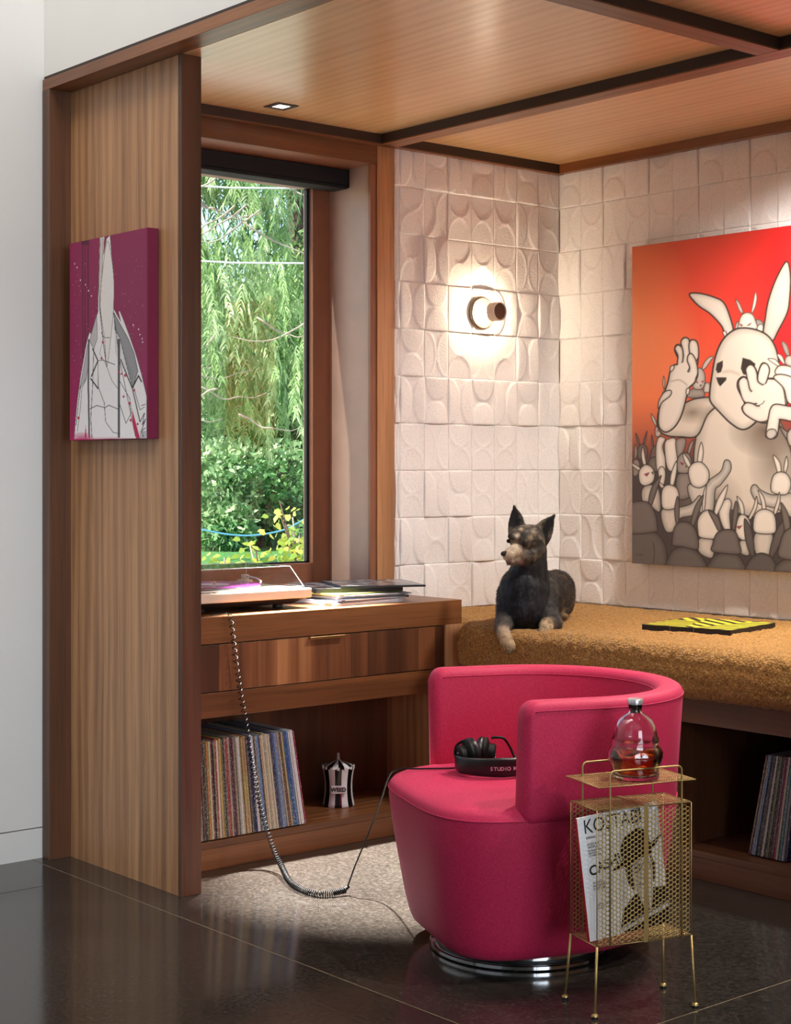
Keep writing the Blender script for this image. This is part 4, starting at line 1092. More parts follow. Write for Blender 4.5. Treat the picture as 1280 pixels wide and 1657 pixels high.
liq = [(.001, .0085), (.040, .0085), (.0487, .0125), (.0477, .022), (.0527, .034), (.0577, .048), (.0577, .059), (.0527, .069), (.0520, .0702), (.001, .0702)]
lobes(liq, dcc, 72, .045, .02, .09).build('whisky', glass('amber_whisky', (190, 74, 12), 1.36), dc, 60)
G().lathe([(.001, .172), (.0175, .172), (.018, .174), (.018, .183), (.017, .1845), (.001, .185)], dcc, 36).build('stopper_cap', simple('brushed_steel_cap', (222, 222, 226), .28, .75, .02), dc, 40)
G().lathe([(.001, .152), (.0110, .152), (.0113, .1718), (.001, .1718)], dcc, 30).build('cork', simple('cork', (186, 140, 92), .8, 0, .25, 120), dc, 40)

# ------------------------------------------------------------------ pictures (flat prints on real canvases)
def proj(V):
    d = np.asarray(V)-np.array(CAMP); dd = d[:, 0]*FW[0]+d[:, 1]*FW[1]; ll = d[:, 0]*RT[0]+d[:, 1]*RT[1]
    return np.stack([640+2650*ll/dd, 757-2650*d[:, 2]/dd], 1)
def canvas_grid(name, o, e1, e2, L1, L2, n1, n2, draw, mat, parent):
    o, e1, e2 = map(lambda a: np.asarray(a, float), (o, e1, e2))
    a, b = np.meshgrid(np.linspace(0, L1, n1), np.linspace(0, L2, n2), indexing='ij')
    V = o+a.reshape(-1, 1)*e1+b.reshape(-1, 1)*e2
    I = np.arange(n1-1)[:, None]*n2+np.arange(n2-1)[None, :]; F = np.stack([I, I+n2, I+n2+1, I+1], -1).reshape(-1, 4)
    return link(name, np_mesh(name, V, F, draw(V).c), mat, parent, None, fix=False)

# small plum canvas on the partition
pa = thing('plum_painting', 'deep edged plum canvas with a white inked spire, on the partition panel', 'painting', (.19, -2.135, 1.336))
PX0, PX1, PZ0, PZ1 = -.041, .423, 1.336, 1.960
G().box(PX0, PX1, -2.1745, -2.1365, PZ0, PZ1).build('canvas', simple('plum_canvas_edge', (122, 18, 62), .6, 0, .08, 60), pa, bevel=.0015)
def plum(V):
    px_ = proj(V); q = np.stack([(px_[:, 0]-60)*4.143, (px_[:, 1]-340)*4.143], 1)
    A = Art(q, (146, 30, 82)); INKc = (58, 52, 52); WH = (238, 232, 230)
    A.glow((640, 500), 420, 700, (138, 46, 84), .8, .7); A.glow((250, 1450), 260, 500, (166, 22, 86), .7, .8)
    A.fill([(296, 205), (348, 203), (348, 232), (298, 234)], (84, 22, 50), curve=False)
    for x in (306, 322, 342): A.line([(x, 230), (x, 620), (x+2, 1000)], (86, 24, 52), 7, curve=False)
    for _ in range(150):
        x, y = r2.uniform(235, 730), r2.uniform(300, 1180)
        A.fill([(x-2.2, y-3), (x+2.2, y-3), (x+2.2, y+3), (x-2.2, y+3)], (206, 150, 176), curve=False, alpha=r2.uniform(.2, .9))
    for x, y in ((252, 360), (268, 385), (290, 470), (325, 500), (345, 540), (365, 575), (680, 798), (690, 835), (704, 862), (708, 885), (645, 770)): A.fill([(x-3, y-5), (x+3, y-5), (x+3, y+5), (x-3, y+5)], WH, curve=False)
    A.fill([(420, 186), (452, 179), (446, 300), (466, 190), (489, 168), (500, 300), (513, 430), (514, 662), (560, 745), (546, 682), (553, 672), (585, 750), (622, 850), (662, 965), (700, 1100), (734, 1245), (736, 1532), (248, 1536), (258, 1400), (268, 1290), (290, 1120), (332, 885), (352, 815), (360, 830), (408, 682), (411, 470)], WH, INKc, 3, curve=False)
    A.fill([(474, 205), (440, 400), (424, 640), (452, 860), (468, 1050), (500, 800), (512, 660), (512, 430)], (232, 224, 218), (120, 104, 96), 3)
    A.fill([(425, 195), (444, 190), (436, 420), (418, 640), (413, 480)], (206, 190, 178), (110, 92, 84), 3, curve=False, alpha=.8)
    A.fill([(454, 182), (466, 186), (446, 300)], (146, 30, 82), curve=False)
    A.fill([(516, 690), (560, 770), (610, 860), (650, 960), (676, 1080), (640, 1190), (600, 1040), (556, 860), (522, 800)], (150, 148, 150), (60, 56, 58), 4, curve=False)
    for i in range(14): A.line([(522+i*9, 760+i*26), (526+i*8.5, 960+i*18)], (88, 86, 90), 3, curve=False, alpha=.6)
    A.fill([(340, 900), (300, 1120), (285, 1200), (330, 1130), (350, 1000)], (188, 180, 182), (80, 74, 76), 3, curve=False)
    A.fill([(400, 700), (372, 800), (352, 880), (380, 930), (404, 860)], (196, 188, 188), (80, 74, 76), 3, curve=False)
    A.line([(548, 870), (548, 1520)], (74, 72, 78), 15, curve=False); A.line([(346, 870), (344, 1190), (350, 1525)], (84, 82, 86), 11, curve=False)
    for P, w in (([(512, 680), (530, 820), (552, 1000), (590, 1180), (660, 1520)], 4), ([(560, 1000), (640, 1200), (690, 1420)], 7), ([(372, 930), (408, 1010), (364, 1115)], 8), ([(408, 1010), (440, 1005), (520, 1035)], 5), ([(408, 1015), (410, 1185), (450, 1290), (460, 1420), (510, 1490), (556, 1500)], 4), ([(360, 1130), (408, 1195)], 9), ([(468, 1050), (500, 1140), (540, 1195)], 3), ([(350, 1335), (400, 1310), (455, 1325), (480, 1308), (545, 1335)], 5),
                 ([(430, 820), (450, 855), (490, 855)], 4), ([(380, 930), (372, 1180), (360, 1400), (368, 1528)], 4), ([(292, 1180), (276, 1300), (262, 1440)], 4), ([(330, 1130), (300, 1200), (290, 1330), (270, 1480)], 3), ([(640, 1190), (680, 1110), (700, 1150)], 9), ([(645, 1180), (690, 1340), (720, 1320)], 4), ([(556, 1150), (620, 1260), (632, 1360), (596, 1430), (550, 1290)], 4), ([(700, 1310), (726, 1302)], 5),
                 ([(690, 1420), (720, 1360), (706, 1440), (728, 1400), (700, 1480), (726, 1460)], 5), ([(700, 1480), (712, 1520)], 4), ([(440, 880), (420, 960), (470, 1050)], 2), ([(418, 640), (446, 900), (466, 1050)], 5)): A.line(P, (44, 40, 42), w, curve=False)
    for i in range(9): A.line([(690+i*5, 1480), (690+i*5, 1528)], (110, 100, 108), 2.5, curve=False)
    for x, y, r in ((440, 885, 7), (432, 993, 7), (548, 1085, 6), (565, 1098, 6), (591, 1108, 9), (652, 1208, 7), (580, 1250, 7), (620, 1296, 9), (278, 1394, 8), (627, 1408, 8), (674, 1434, 7)):
        A.fill([(x-r, y), (x, y-r*1.3), (x+r, y), (x, y+r*1.3)], (190, 28, 62))
    A.fill([(636, 1330), (690, 1528), (664, 1530), (640, 1420)], (190, 24, 78), curve=False); A.fill([(326, 1440), (334, 1528), (318, 1528)], (206, 60, 120), curve=False)
    A.glow((300, 1545), 90, 60, (196, 20, 100), .95, .6); A.glow((480, 1560), 300, 42, (196, 20, 100), .9, .7)
    return A
canvas_grid('painted_front', (PX0+.001, -2.1752, PZ0+.001), (1, 0, 0), (0, 0, 1), PX1-PX0-.002, PZ1-PZ0-.002, 190, 430, plum, paintmat('plum_paint', .55, .2), pa)

# large red canvas on the back wall
rp_ = thing('red_painting', 'large red canvas of pale rabbits crowding a giant rabbit, on the back wall', 'painting', (1.06, -.05, .888))
QX0, QX1, QZ0, QZ1 = .430, 1.70, .889, 2.086
G().box(QX0, QX1, -.0495, -.012, QZ0, QZ1).build('canvas', simple('dark_red_canvas_edge', (92, 26, 20), .6), rp_, bevel=.0012)
def cA(*p): return [(1020+x/4.923, 360+y/4.923) for x, y in p]
def cB(*p): return [(1040+x/5.333, 540+y/5.333) for x, y in p]
def cC(*p): return [(1000+x/4.571, 640+y/4.571) for x, y in p]
OL = (50, 34, 24); CR = (230, 217, 203); GR = (196, 184, 174); DK = (112, 100, 94); DK2 = (92, 82, 78); MID = (156, 142, 132)
def rabbits(V):
    q = proj(V); x, y = q[:, 0], q[:, 1]
    t = np.clip((x-1022)/230, 0, 1)[:, None]; c = np.array(lin((240, 112, 62)))*(1-t)+np.array(lin((210, 30, 32)))*t  # orange left end, here and in the glow below, partly paints sconce light
    v = np.clip(1-(y-400)/110, 0, 1)[:, None]*.45; c = c*(1-v)+np.array(lin((150, 28, 24)))*v
    A = Art(q, c); A.glow((1022, 545), 110, 190, (246, 160, 104), .6, .8); A.glow((1180, 470), 160, 110, (224, 30, 34), .5)
    k = np.clip((y-640)/110, 0, 1)[:, None]**1.2; A.c = A.c*(1-k)+np.array(lin((66, 54, 52)))*k
    def F(P, col=CR, ew=1.1, rim=5, rk=.62): A.fill(P, col, OL, ew*1.45, rim*1.3, rk*.8, .45)
    # small rabbits behind
    F(cA((838, 612), (868, 640), (895, 700), (894, 724), (884, 722), (862, 690)), GR, .8, 2); F(cA((996, 555), (1008, 600), (996, 670), (972, 720), (964, 714), (980, 630)), CR, .8, 2)
    F(cA((838, 850), (840, 810), (864, 792), (880, 840)), GR, .8, 3); F(cA((1000, 780), (1040, 780), (1066, 820), (1060, 880), (1000, 870)), MID, .8, 3)
    F(cA((868, 860), (866, 790), (890, 735), (932, 718), (975, 735), (1000, 790), (1004, 850)), CR, .9)
    F(cA((1008, 850), (1020, 818), (1050, 812), (1062, 850), (1042, 882), (1014, 872)), CR, .8, 3)
    for P in (cA((868, 806), (898, 818), (884, 828)), cA((928, 822), (964, 798), (952, 818))): A.fill(P, (176, 44, 44), (90, 20, 20), .6, curve=False)
    F(cA((1205, 945), (1250, 980), (1270, 1060), (1250, 1066), (1222, 1020)), MID, .8, 3); F(cA((1240, 1130), (1236, 1080), (1270, 1060), (1320, 1090), (1320, 1160)), GR, .8)
    # hidden rabbit by the raised hand
    F(cB((612, 196), (590, 230), (540, 300), (512, 304), (530, 250), (570, 205)), GR, .8, 2)
    F(cB((385, 550), (400, 490), (470, 470), (525, 490), (524, 545)), MID, .8); F(cB((440, 470), (430, 400), (460, 310), (505, 300), (536, 350), (534, 440), (500, 480)), GR, .9)
    F(cB((528, 500), (540, 430), (575, 430), (580, 500)), GR, .8, 3)
    for P in (cB((462, 402), (480, 422), (466, 426)), cB((506, 412), (526, 404), (518, 424))): A.fill(P, (190, 60, 56), (110, 24, 24), .5, curve=False)
    A.fill(cB((490, 440), (512, 440), (500, 462)), OL, curve=False)
    F(cB((180, 365), (192, 400), (190, 450), (180, 470), (173, 430)), GR, .7, 2); F(cB((190, 470), (205, 490), (180, 540), (165, 530)), GR, .7, 2)
    # crowd at left, far rows
    for P, cx in ((cC((130, 280), (150, 310), (160, 362), (146, 358)), DK), (cC((214, 262), (208, 320), (196, 358), (188, 340)), DK), (cC((250, 290), (262, 340), (262, 380), (248, 350)), DK), (cC((245, 135), (270, 165), (286, 210), (276, 222), (252, 180)), GR)): F(P, cx, .8, 2)
    F(cC((146, 460), (146, 390), (180, 358), (214, 385), (216, 450), (190, 480)), DK, .9); F(cC((240, 470), (250, 400), (275, 372), (300, 420), (290, 480)), DK, .9); F(cC((225, 540), (235, 470), (285, 460), (300, 560)), DK, .9)
    F(cC((278, 300), (276, 240), (300, 225), (320, 260), (310, 300)), GR, .9)
    for P in (cC((196, 412), (216, 402), (208, 424)), cC((256, 426), (274, 420), (266, 440)), cC((284, 262), (302, 256), (294, 272))): A.fill(P, (150, 40, 40), curve=False)
    F(cC((112, 590), (112, 490), (140, 472), (160, 500), (158, 560), (140, 592)), MID, .9); F(cC((130, 362), (142, 400), (138, 450), (122, 470), (122, 400)), MID, .8, 2)
    # arms under the elbow
    F(cC((290, 560), (280, 400), (300, 310), (350, 320), (330, 380), (350, 470), (345, 580)), CR, 1); F(cC((345, 360), (380, 320), (430, 330), (440, 480), (400, 560), (360, 520)), CR, 1); F(cC((430, 330), (500, 320), (490, 400), (450, 470), (436, 440)), MID, 1)
    # giant: body
    F(cC((560, 460), (575, 320), (600, 200), (650, 90), (760, 30), (1000, 40), (1180, 160), (1250, 330), (1290, 480), (1290, 800), (1000, 900), (700, 760), (580, 600)), (216, 201, 184), 1.6, 14, .6)
    A.glow((1000+1090/4.571, 640+260/4.571), 62, 46, (96, 74, 56), .95, .7); A.glow((1000+1150/4.571, 640+470/4.571), 44, 70, (110, 90, 76), .8, .8); A.glow((1000+660/4.571, 640+760/4.571), 60, 50, (130, 112, 98), .7, .8)
    # arm raised
    F(cB((320, 610), (450, 562), (600, 550), (660, 600), (560, 700), (470, 880), (330, 890), (210, 880), (140, 830), (128, 740), (150, 640), (230, 560)), (216, 201, 184), 1.8, 9, .6)
    A.glow((1040+430/5.333, 540+680/5.333), 34, 20, (110, 84, 62), .8, .9)
    F(cB((236, 330), (272, 270), (330, 262), (300, 200), (276, 140), (290, 98), (325, 100), (348, 150), (352, 220), (340, 262), (360, 258), (344, 150), (330, 70), (360, 34), (398, 50), (404, 120), (400, 180), (404, 110), (410, 60), (450, 56), (474, 90), (480, 200), (470, 290), (476, 350), (450, 420), (400, 470), (380, 540), (340, 690), (280, 800), (200, 850), (140, 800), (138, 680), (160, 590), (200, 470), (222, 400)), CR, 1.8, 6, .7)
    F(cB((330, 258), (350, 200), (345, 140), (330, 70), (360, 36), (398, 50), (406, 130), (402, 240), (380, 262)), CR, 1.5, 4, .75); F(cB((404, 160), (402, 80), (430, 52), (466, 70), (482, 130), (478, 210), (440, 240)), CR, 1.5, 4, .75)
    F(cB((300, 262), (304, 190), (278, 130), (300, 98), (332, 112), (348, 160), (342, 250)), CR, 1.5, 4, .75)
    A.fill(cB((310, 262), (420, 250), (440, 330), (300, 330)), CR); F(cB((392, 330), (404, 290), (384, 230), (396, 180), (425, 174), (455, 220), (474, 300), (470, 360), (430, 400)), CR, 1.5, 4, .8)
    A.fill(cB((300, 320), (390, 335), (460, 330), (440, 410), (380, 450), (290, 400)), CR); A.line(cB((388, 326), (406, 324), (406, 290)), OL, 1.4)
    A.line(cB((246, 410), (320, 400), (380, 440)), (150, 132, 116), 2.4, 1.2, alpha=.6); A.line(cB((376, 560), (350, 650), (322, 736)), OL, 1.6)
    F(cB((236, 310), (240, 285), (262, 272), (272, 290), (258, 318), (242, 326)), CR, 1, 2); F(cB((376, 520), (378, 480), (400, 470), (406, 490), (394, 524)), CR, 1, 2)
    F(cB((132, 640), (140, 580), (180, 510), (230, 486), (250, 505), (230, 545), (170, 590), (140, 640)), CR, 1.2, 4)
    # giant: ears and head
    F(cA((470, 572), (560, 566), (680, 600), (745, 640), (790, 740), (822, 880), (760, 910), (730, 830), (640, 730), (540, 660)), CR, 1.8, 6, .72)
    F(cA((1244, 310), (1276, 420), (1270, 600), (1250, 720), (1180, 860), (1130, 945), (1060, 900), (1075, 760), (1100, 620), (1160, 450)), (200, 186, 174), 1.8, 6, .74)
    F(cA((736, 880), (745, 864), (764, 872), (766, 898), (752, 908)), CR, 1, 2)
    F(cA((632, 1360), (650, 1220), (680, 1060), (740, 930), (840, 850), (960, 845), (1080, 890), (1150, 980), (1185, 1120), (1190, 1280), (1120, 1440), (1000, 1590), (900, 1650), (800, 1600), (700, 1500), (640, 1430)), (224, 209, 193), 2.0, 9, .68)
    A.fill(cB((640, 256), (692, 230), (692, 280), (676, 332), (646, 342), (630, 310)), (46, 32, 24), curve=False); A.fill(cB((862, 206), (930, 225), (974, 260), (960, 310), (900, 360), (866, 350), (846, 300)), (46, 32, 24), curve=False)
    A.fill(cB((632, 376), (724, 376), (722, 400), (668, 456), (650, 430)), (46, 32, 24), curve=False); A.line(cB((700, 330), (760, 325), (830, 350)), (160, 140, 120), 4, 2.5, alpha=.45)
    A.fill(cB((560, 640), (640, 600), (600, 545), (520, 555)), (216, 201, 184), alpha=.0)
    # second giant hand
    F(cB((820, 470), (826, 400), (870, 370), (905, 395), (925, 470), (945, 500), (905, 360), (890, 310), (920, 270), (955, 275), (985, 330), (1000, 410), (1000, 330), (1030, 258), (1070, 262), (1094, 310), (1080, 380), (1120, 385), (1180, 400), (1220, 470), (1240, 620), (1110, 650), (1085, 760), (1000, 760), (890, 700), (856, 640), (880, 600)), CR, 1.9, 6, .74)
    F(cB((895, 350), (892, 300), (925, 268), (962, 285), (985, 340), (995, 410), (1040, 450), (1000, 500), (930, 490)), CR, 1.5, 4, .8); F(cB((995, 410), (1000, 330), (1030, 262), (1072, 262), (1094, 310), (1080, 380), (1050, 440)), CR, 1.5, 4, .8)
    F(cB((836, 480), (830, 410), (868, 376), (905, 400), (930, 490), (1000, 530), (990, 600), (880, 590)), CR, 1.5, 4, .8); F(cB((860, 640), (890, 598), (940, 600), (1000, 624), (1060, 600), (1150, 640), (1090, 740), (1000, 760), (890, 700)), CR, 1.6, 5, .8)
    A.fill(cB((930, 520), (1050, 440), (1120, 420), (1200, 520), (1210, 640), (1080, 680), (1000, 610)), CR); A.line(cB((1080, 390), (1170, 405), (1215, 480), (1235, 620)), OL, 1.7); A.line(cB((980, 625), (1030, 606), (1050, 580)), OL, 1.3)
    # climbing rabbits at right
    F(cB((1080, 216), (1140, 220), (1185, 268), (1170, 278), (1120, 250)), CR, .9, 2); F(cB((1160, 176), (1200, 190), (1226, 250), (1216, 262), (1180, 220)), CR, .9, 2); F(cB((1150, 350), (1160, 290), (1210, 272), (1290, 290), (1340, 340), (1300, 400)), CR, 1.2)
    F(cB((1130, 380), (1180, 350), (1280, 370), (1400, 440), (1400, 620), (1260, 600), (1215, 470)), CR, 1.4, 5, .7)
    F(cB((1062, 860), (1085, 720), (1105, 640), (1150, 608), (1260, 625), (1400, 650), (1400, 770), (1200, 740), (1180, 760), (1160, 880), (1110, 908), (1070, 895)), CR, 1.6, 5, .75)
    F(cB((1066, 862), (1090, 826), (1140, 826), (1156, 866), (1120, 905), (1080, 900)), GR, 1, 3); F(cB((1180, 800), (1260, 850), (1400, 880), (1400, 1000), (1280, 960)), MID, 1.3); F(cC((1250, 290), (1290, 240), (1340, 290), (1320, 360), (1270, 370)), GR, 1.3)
    # crowd in front: pale rows
    def bun(head, ears, body=None, col=CR, eyes=(), nose=None, ecol=None):
        for e in ears: F(cC(*e), ecol or col, 1, 3, .7)
        if body: F(cC(*body), tuple(int(v*.9) for v in col), 1.1, 7, .45)
        F(cC(*head), col, 1.2, 5, .66)
        for e in eyes: A.fill(cC(*e), (176, 34, 48), (60, 16, 18), .8, curve=False)
        if nose: A.fill(cC(*nose), OL, curve=False)
    bun([(440, 560), (440, 470), (480, 425), (530, 440), (545, 520), (520, 570), (480, 575)], [[(560, 325), (552, 370), (530, 430), (516, 420), (530, 360)]], [(440, 760), (440, 590), (540, 580), (540, 740)], MID, ([(460, 495), (486, 500), (476, 516)],), [(496, 524), (512, 516), (504, 536)])
    bun([(160, 640), (156, 560), (200, 512), (250, 530), (272, 580), (258, 640), (200, 668)], [[(108, 500), (170, 540), (164, 560), (112, 528)], [(184, 380), (200, 450), (208, 512), (186, 508), (172, 440)]], [(180, 780), (176, 700), (220, 660), (300, 690), (310, 860), (220, 800)], CR, ([(194, 582), (232, 570), (214, 598)],), [(246, 572), (262, 556), (264, 588)])
    F(cC((300, 600), (298, 550), (326, 524), (350, 560), (345, 640), (320, 690), (300, 650)), CR, 1, 4)
    bun([(524, 600), (524, 540), (560, 498), (620, 495), (672, 560), (665, 640), (610, 682), (550, 665)], [[(616, 345), (632, 420), (612, 520), (588, 516), (594, 420)], [(480, 425), (520, 470), (540, 520), (520, 530), (490, 480)]], [(540, 780), (520, 660), (650, 650), (680, 620), (760, 560), (790, 480), (830, 490), (832, 560), (760, 660), (720, 700), (700, 860), (600, 860)])
    bun([(320, 760), (330, 690), (370, 660), (430, 680), (452, 740), (440, 820), (380, 845), (330, 830)], [[(432, 486), (434, 560), (412, 660), (386, 674), (392, 580)], [(306, 640), (340, 670), (336, 690), (310, 670)]], [(320, 850), (440, 830), (540, 800), (600, 740), (610, 770), (560, 880), (460, 910), (420, 1000), (350, 1000)])
    bun([(1130, 690), (1145, 600), (1190, 566), (1250, 580), (1280, 650), (1250, 730), (1160, 725)], [[(1148, 440), (1200, 500), (1208, 606), (1190, 604), (1168, 530)], [(1246, 450), (1258, 510), (1240, 570), (1226, 540)]], [(985, 720), (990, 670), (1020, 660), (1060, 700), (1150, 735), (1300, 730), (1300, 900), (1180, 840), (1040, 800)])
    F(cC((745, 860), (780, 780), (820, 764), (840, 800), (826, 880), (830, 1000), (780, 980)), CR, 1.1, 5)
    bun([(590, 1000), (590, 920), (630, 860), (690, 850), (740, 910), (750, 1010), (720, 1060), (610, 1050)], [[(810, 660), (790, 760), (735, 880), (712, 860), (740, 760)], [(656, 660), (650, 740), (640, 850), (624, 840), (630, 730)]], [(600, 1160), (600, 1060), (700, 1060), (700, 1200)])
    bun([(870, 1000), (890, 900), (930, 880), (970, 920), (985, 1000), (940, 1070), (890, 1050)], [[(880, 745), (925, 800), (934, 880), (912, 884), (896, 820)], [(1025, 745), (1030, 820), (985, 910), (966, 905), (1000, 830)]], [(900, 1160), (900, 1080), (960, 1070), (970, 1180)], CR, ([(878, 970), (918, 962), (896, 988)],))
    bun([(1000, 950), (1020, 870), (1080, 840), (1150, 870), (1170, 960), (1150, 1020), (1020, 1015)], [[(1036, 700), (1082, 760), (1096, 860), (1072, 868), (1060, 790)], [(1194, 715), (1198, 790), (1170, 875), (1152, 860), (1176, 780)]], [(1020, 1170), (1015, 1020), (1140, 1020), (1120, 1180)])
    # dark front row
    bun([(60, 1010), (60, 820), (130, 785), (220, 790), (270, 860), (290, 960), (270, 1010)], [[(320, 590), (300, 660), (250, 810), (225, 790), (250, 680)]], [(50, 1290), (60, 990), (180, 990), (290, 1020), (350, 1110), (370, 1260), (370, 1300)], DK, ecol=DK)
    bun([(400, 1090), (412, 990), (450, 940), (520, 940), (572, 990), (596, 1090), (580, 1140), (480, 1120), (410, 1110)], [[(440, 745), (454, 830), (448, 950), (428, 940), (418, 840)], [(632, 735), (610, 830), (560, 965), (538, 950), (570, 820)]], [(370, 1290), (380, 1180), (440, 1125), (540, 1125), (620, 1190), (640, 1290)], DK, ecol=DK)
    bun([(695, 1150), (700, 1100), (730, 1020), (800, 990), (870, 1010), (900, 1100), (904, 1170), (800, 1170)], [[(668, 850), (740, 900), (765, 990), (742, 1000), (710, 940)], [(872, 780), (890, 850), (866, 985), (846, 985), (850, 880)]], [(665, 1300), (680, 1230), (740, 1170), (870, 1170), (930, 1240), (945, 1310)], DK, ecol=DK)
    bun([(950, 1310), (955, 1250), (1000, 1190), (1060, 1165), (1130, 1190), (1170, 1260), (1170, 1330)], [[(936, 910), (990, 1000), (1010, 1170), (980, 1180), (940, 1050)], [(1240, 905), (1220, 1040), (1150, 1190), (1120, 1170), (1160, 1020)]], None, DK2, ecol=DK2)
    bun([(1200, 1200), (1200, 1090), (1240, 1000), (1320, 980), (1420, 1060), (1420, 1210)], [[(1206, 790), (1260, 880), (1276, 1010), (1240, 1020), (1216, 900)]], [(1170, 1310), (1200, 1230), (1300, 1205), (1420, 1240), (1440, 1340)], DK, ecol=DK)
    A.line(cC((260, 1090), (270, 1160), (262, 1240)), OL, 1.2)
    for i, x_ in enumerate((136, 150, 164, 176)): A.line(cC((x_, 1172+6*(i % 2)), (x_+8, 1184-6*(i % 2))), (60, 48, 46), 1, curve=False)
    # unseen right part of the canvas, beyond the photograph's edge
    for k_, (x_, y_, c_) in enumerate(((1310, 905, DK), (1372, 900, DK2), (1440, 905, DK), (1340, 850, GR), (1408, 846, CR), (1470, 852, GR), (1322, 800, MID), (1390, 796, GR), (1456, 800, MID))):
        F([(x_-26, y_+40), (x_-20, y_-10), (x_, y_-26), (x_+20, y_-10), (x_+26, y_+40)], c_, 1.2, 6); F([(x_-18, y_-66), (x_-6, y_-40), (x_-4, y_-18), (x_-13, y_-20)], c_, 1, 3); F([(x_+16, y_-64), (x_+14, y_-38), (x_+6, y_-18), (x_+2, y_-30)], c_, 1, 3)
    return A
canvas_grid('painted_front', (QX0+.001, -.0502, QZ0+.001), (1, 0, 0), (0, 0, 1), QX1-QX0-.002, QZ1-QZ0-.002, 480, 620, rabbits, paintmat('red_paint', .42, .15, .45), rp_)

# ------------------------------------------------------------------ dog lying on the cushion
DOG = [
    ('chest', (0.5577, -0.7345, 0.7993), 0.094, (0.4962, -0.6213, 0.7963), 0.094),
    ('flank', (0.4962, -0.6213, 0.7963), 0.094, (0.4288, -0.4841, 0.7876), 0.088),
    ('haunch', (0.4263, -0.4561, 0.8107), 0.07, (0.4572, -0.4815, 0.7713), 0.064),
    ('haunch', (0.4712, -0.4959, 0.7729), 0.06, (0.516, -0.5358, 0.7427), 0.036),
    ('chest', (0.5864, -0.7779, 0.8308), 0.086, (0.6007, -0.792, 0.7627), 0.078),
    ('chest', (0.6078, -0.7991, 0.7699), 0.07, (0.5963, -0.7817, 0.7259), 0.05),
    ('chest', (0.5365, -0.806, 0.8187), 0.04, (0.5711, -0.8425, 0.7383), 0.04),
    ('shoulder', (0.5949, -0.6904, 0.8271), 0.052, (0.6413, -0.7285, 0.7365), 0.046),
    ('leg', (0.5711, -0.8425, 0.7383), 0.038, (0.6049, -0.8955, 0.7147), 0.03),
    ('shin', (0.6049, -0.8955, 0.7147), 0.026, (0.6301, -0.9198, 0.6974), 0.0205),
    ('paw', (0.6351, -0.9217, 0.6937), 0.02, (0.6547, -0.9264, 0.6708), 0.0235),
    ('paw', (0.6547, -0.9264, 0.6708), 0.0235, (0.6644, -0.9243, 0.657), 0.0215),
    ('toe', (0.6607, -0.9379, 0.6577), 0.0095, (0.662, -0.9363, 0.6495), 0.0085),
    ('toe', (0.6709, -0.932, 0.654), 0.0095, (0.6715, -0.9298, 0.6436), 0.0085),
    ('toe', (0.6753, -0.9206, 0.6598), 0.0095, (0.6766, -0.919, 0.6495), 0.0085),
    ('leg', (0.6595, -0.7379, 0.7383), 0.044, (0.6927, -0.745, 0.7222), 0.033),
    ('leg', (0.6927, -0.745, 0.7222), 0.03, (0.7114, -0.7849, 0.7219), 0.027),
    ('paw', (0.718, -0.8004, 0.7254), 0.0225, (0.7343, -0.8229, 0.7115), 0.0225),
    ('toe', (0.7342, -0.8432, 0.7066), 0.0095, (0.737, -0.8476, 0.7009), 0.0085),
    ('toe', (0.7457, -0.8374, 0.7029), 0.0095, (0.7485, -0.8402, 0.6972), 0.0085),
    ('toe', (0.7501, -0.8243, 0.7066), 0.0095, (0.7549, -0.8264, 0.7009), 0.0085),
    ('neck', (0.5861, -0.7627, 0.8513), 0.078, (0.6023, -0.7669, 0.9158), 0.062),
    ('neck', (0.6023, -0.7669, 0.9158), 0.062, (0.6113, -0.764, 0.9626), 0.052),
    ('skull', (0.6187, -0.7862, 1.0057), 0.053, (0.6194, -0.8164, 1.0087), 0.047),
    ('skull', (0.6296, -0.7733, 0.9784), 0.041, (0.6294, -0.7968, 0.956), 0.037),
    ('cheek', (0.6275, -0.8068, 0.9521), 0.034, (0.6287, -0.8285, 0.9529), 0.03),
    ('muzzle', (0.6242, -0.8416, 0.974), 0.0275, (0.6292, -0.8698, 0.9658), 0.0235),
    ('muzzle', (0.6292, -0.8698, 0.9658), 0.0235, (0.6286, -0.8953, 0.9562), 0.019),
    ('jaw', (0.6301, -0.8269, 0.9382), 0.021, (0.6269, -0.885, 0.936), 0.0145),
    ('brow', (0.6443, -0.841, 1.0082), 0.014, (0.648, -0.8212, 1.0035), 0.012),
    ('brow', (0.6138, -0.8694, 1.0184), 0.01, (0.6242, -0.8649, 1.0144), 0.012),
    ('hindpaw', (0.5188, -0.5481, 0.7282), 0.02, (0.5525, -0.5547, 0.7265), 0.015),
    ('hindpaw', (0.5525, -0.5547, 0.7265), 0.015, (0.5665, -0.5536, 0.7253), 0.011),
    ('tail', (0.377, -0.4215, 0.7338), 0.03, (0.3692, -0.4617, 0.7107), 0.02),
]
EARS = [
    ((0.5725, -0.8409, 1.0205), (0.6105, -0.7958, 1.05), (0.5818, -0.8221, 1.1235)),
    ((0.6255, -0.7782, 1.0373), (0.6482, -0.728, 0.984), (0.6688, -0.7114, 1.0907)),
]
NOSE = (0.6284, -0.911, 0.9619)
EYES = [(0.648, -0.8344, 0.9924), (0.6156, -0.8798, 1.0031)]
MOUTH = (0.6359, -0.8356, 0.9304)
BRIDGE= (0.6546, -0.8831, 0.9952)
FORE= (0.6248, -0.81, 1.0507)
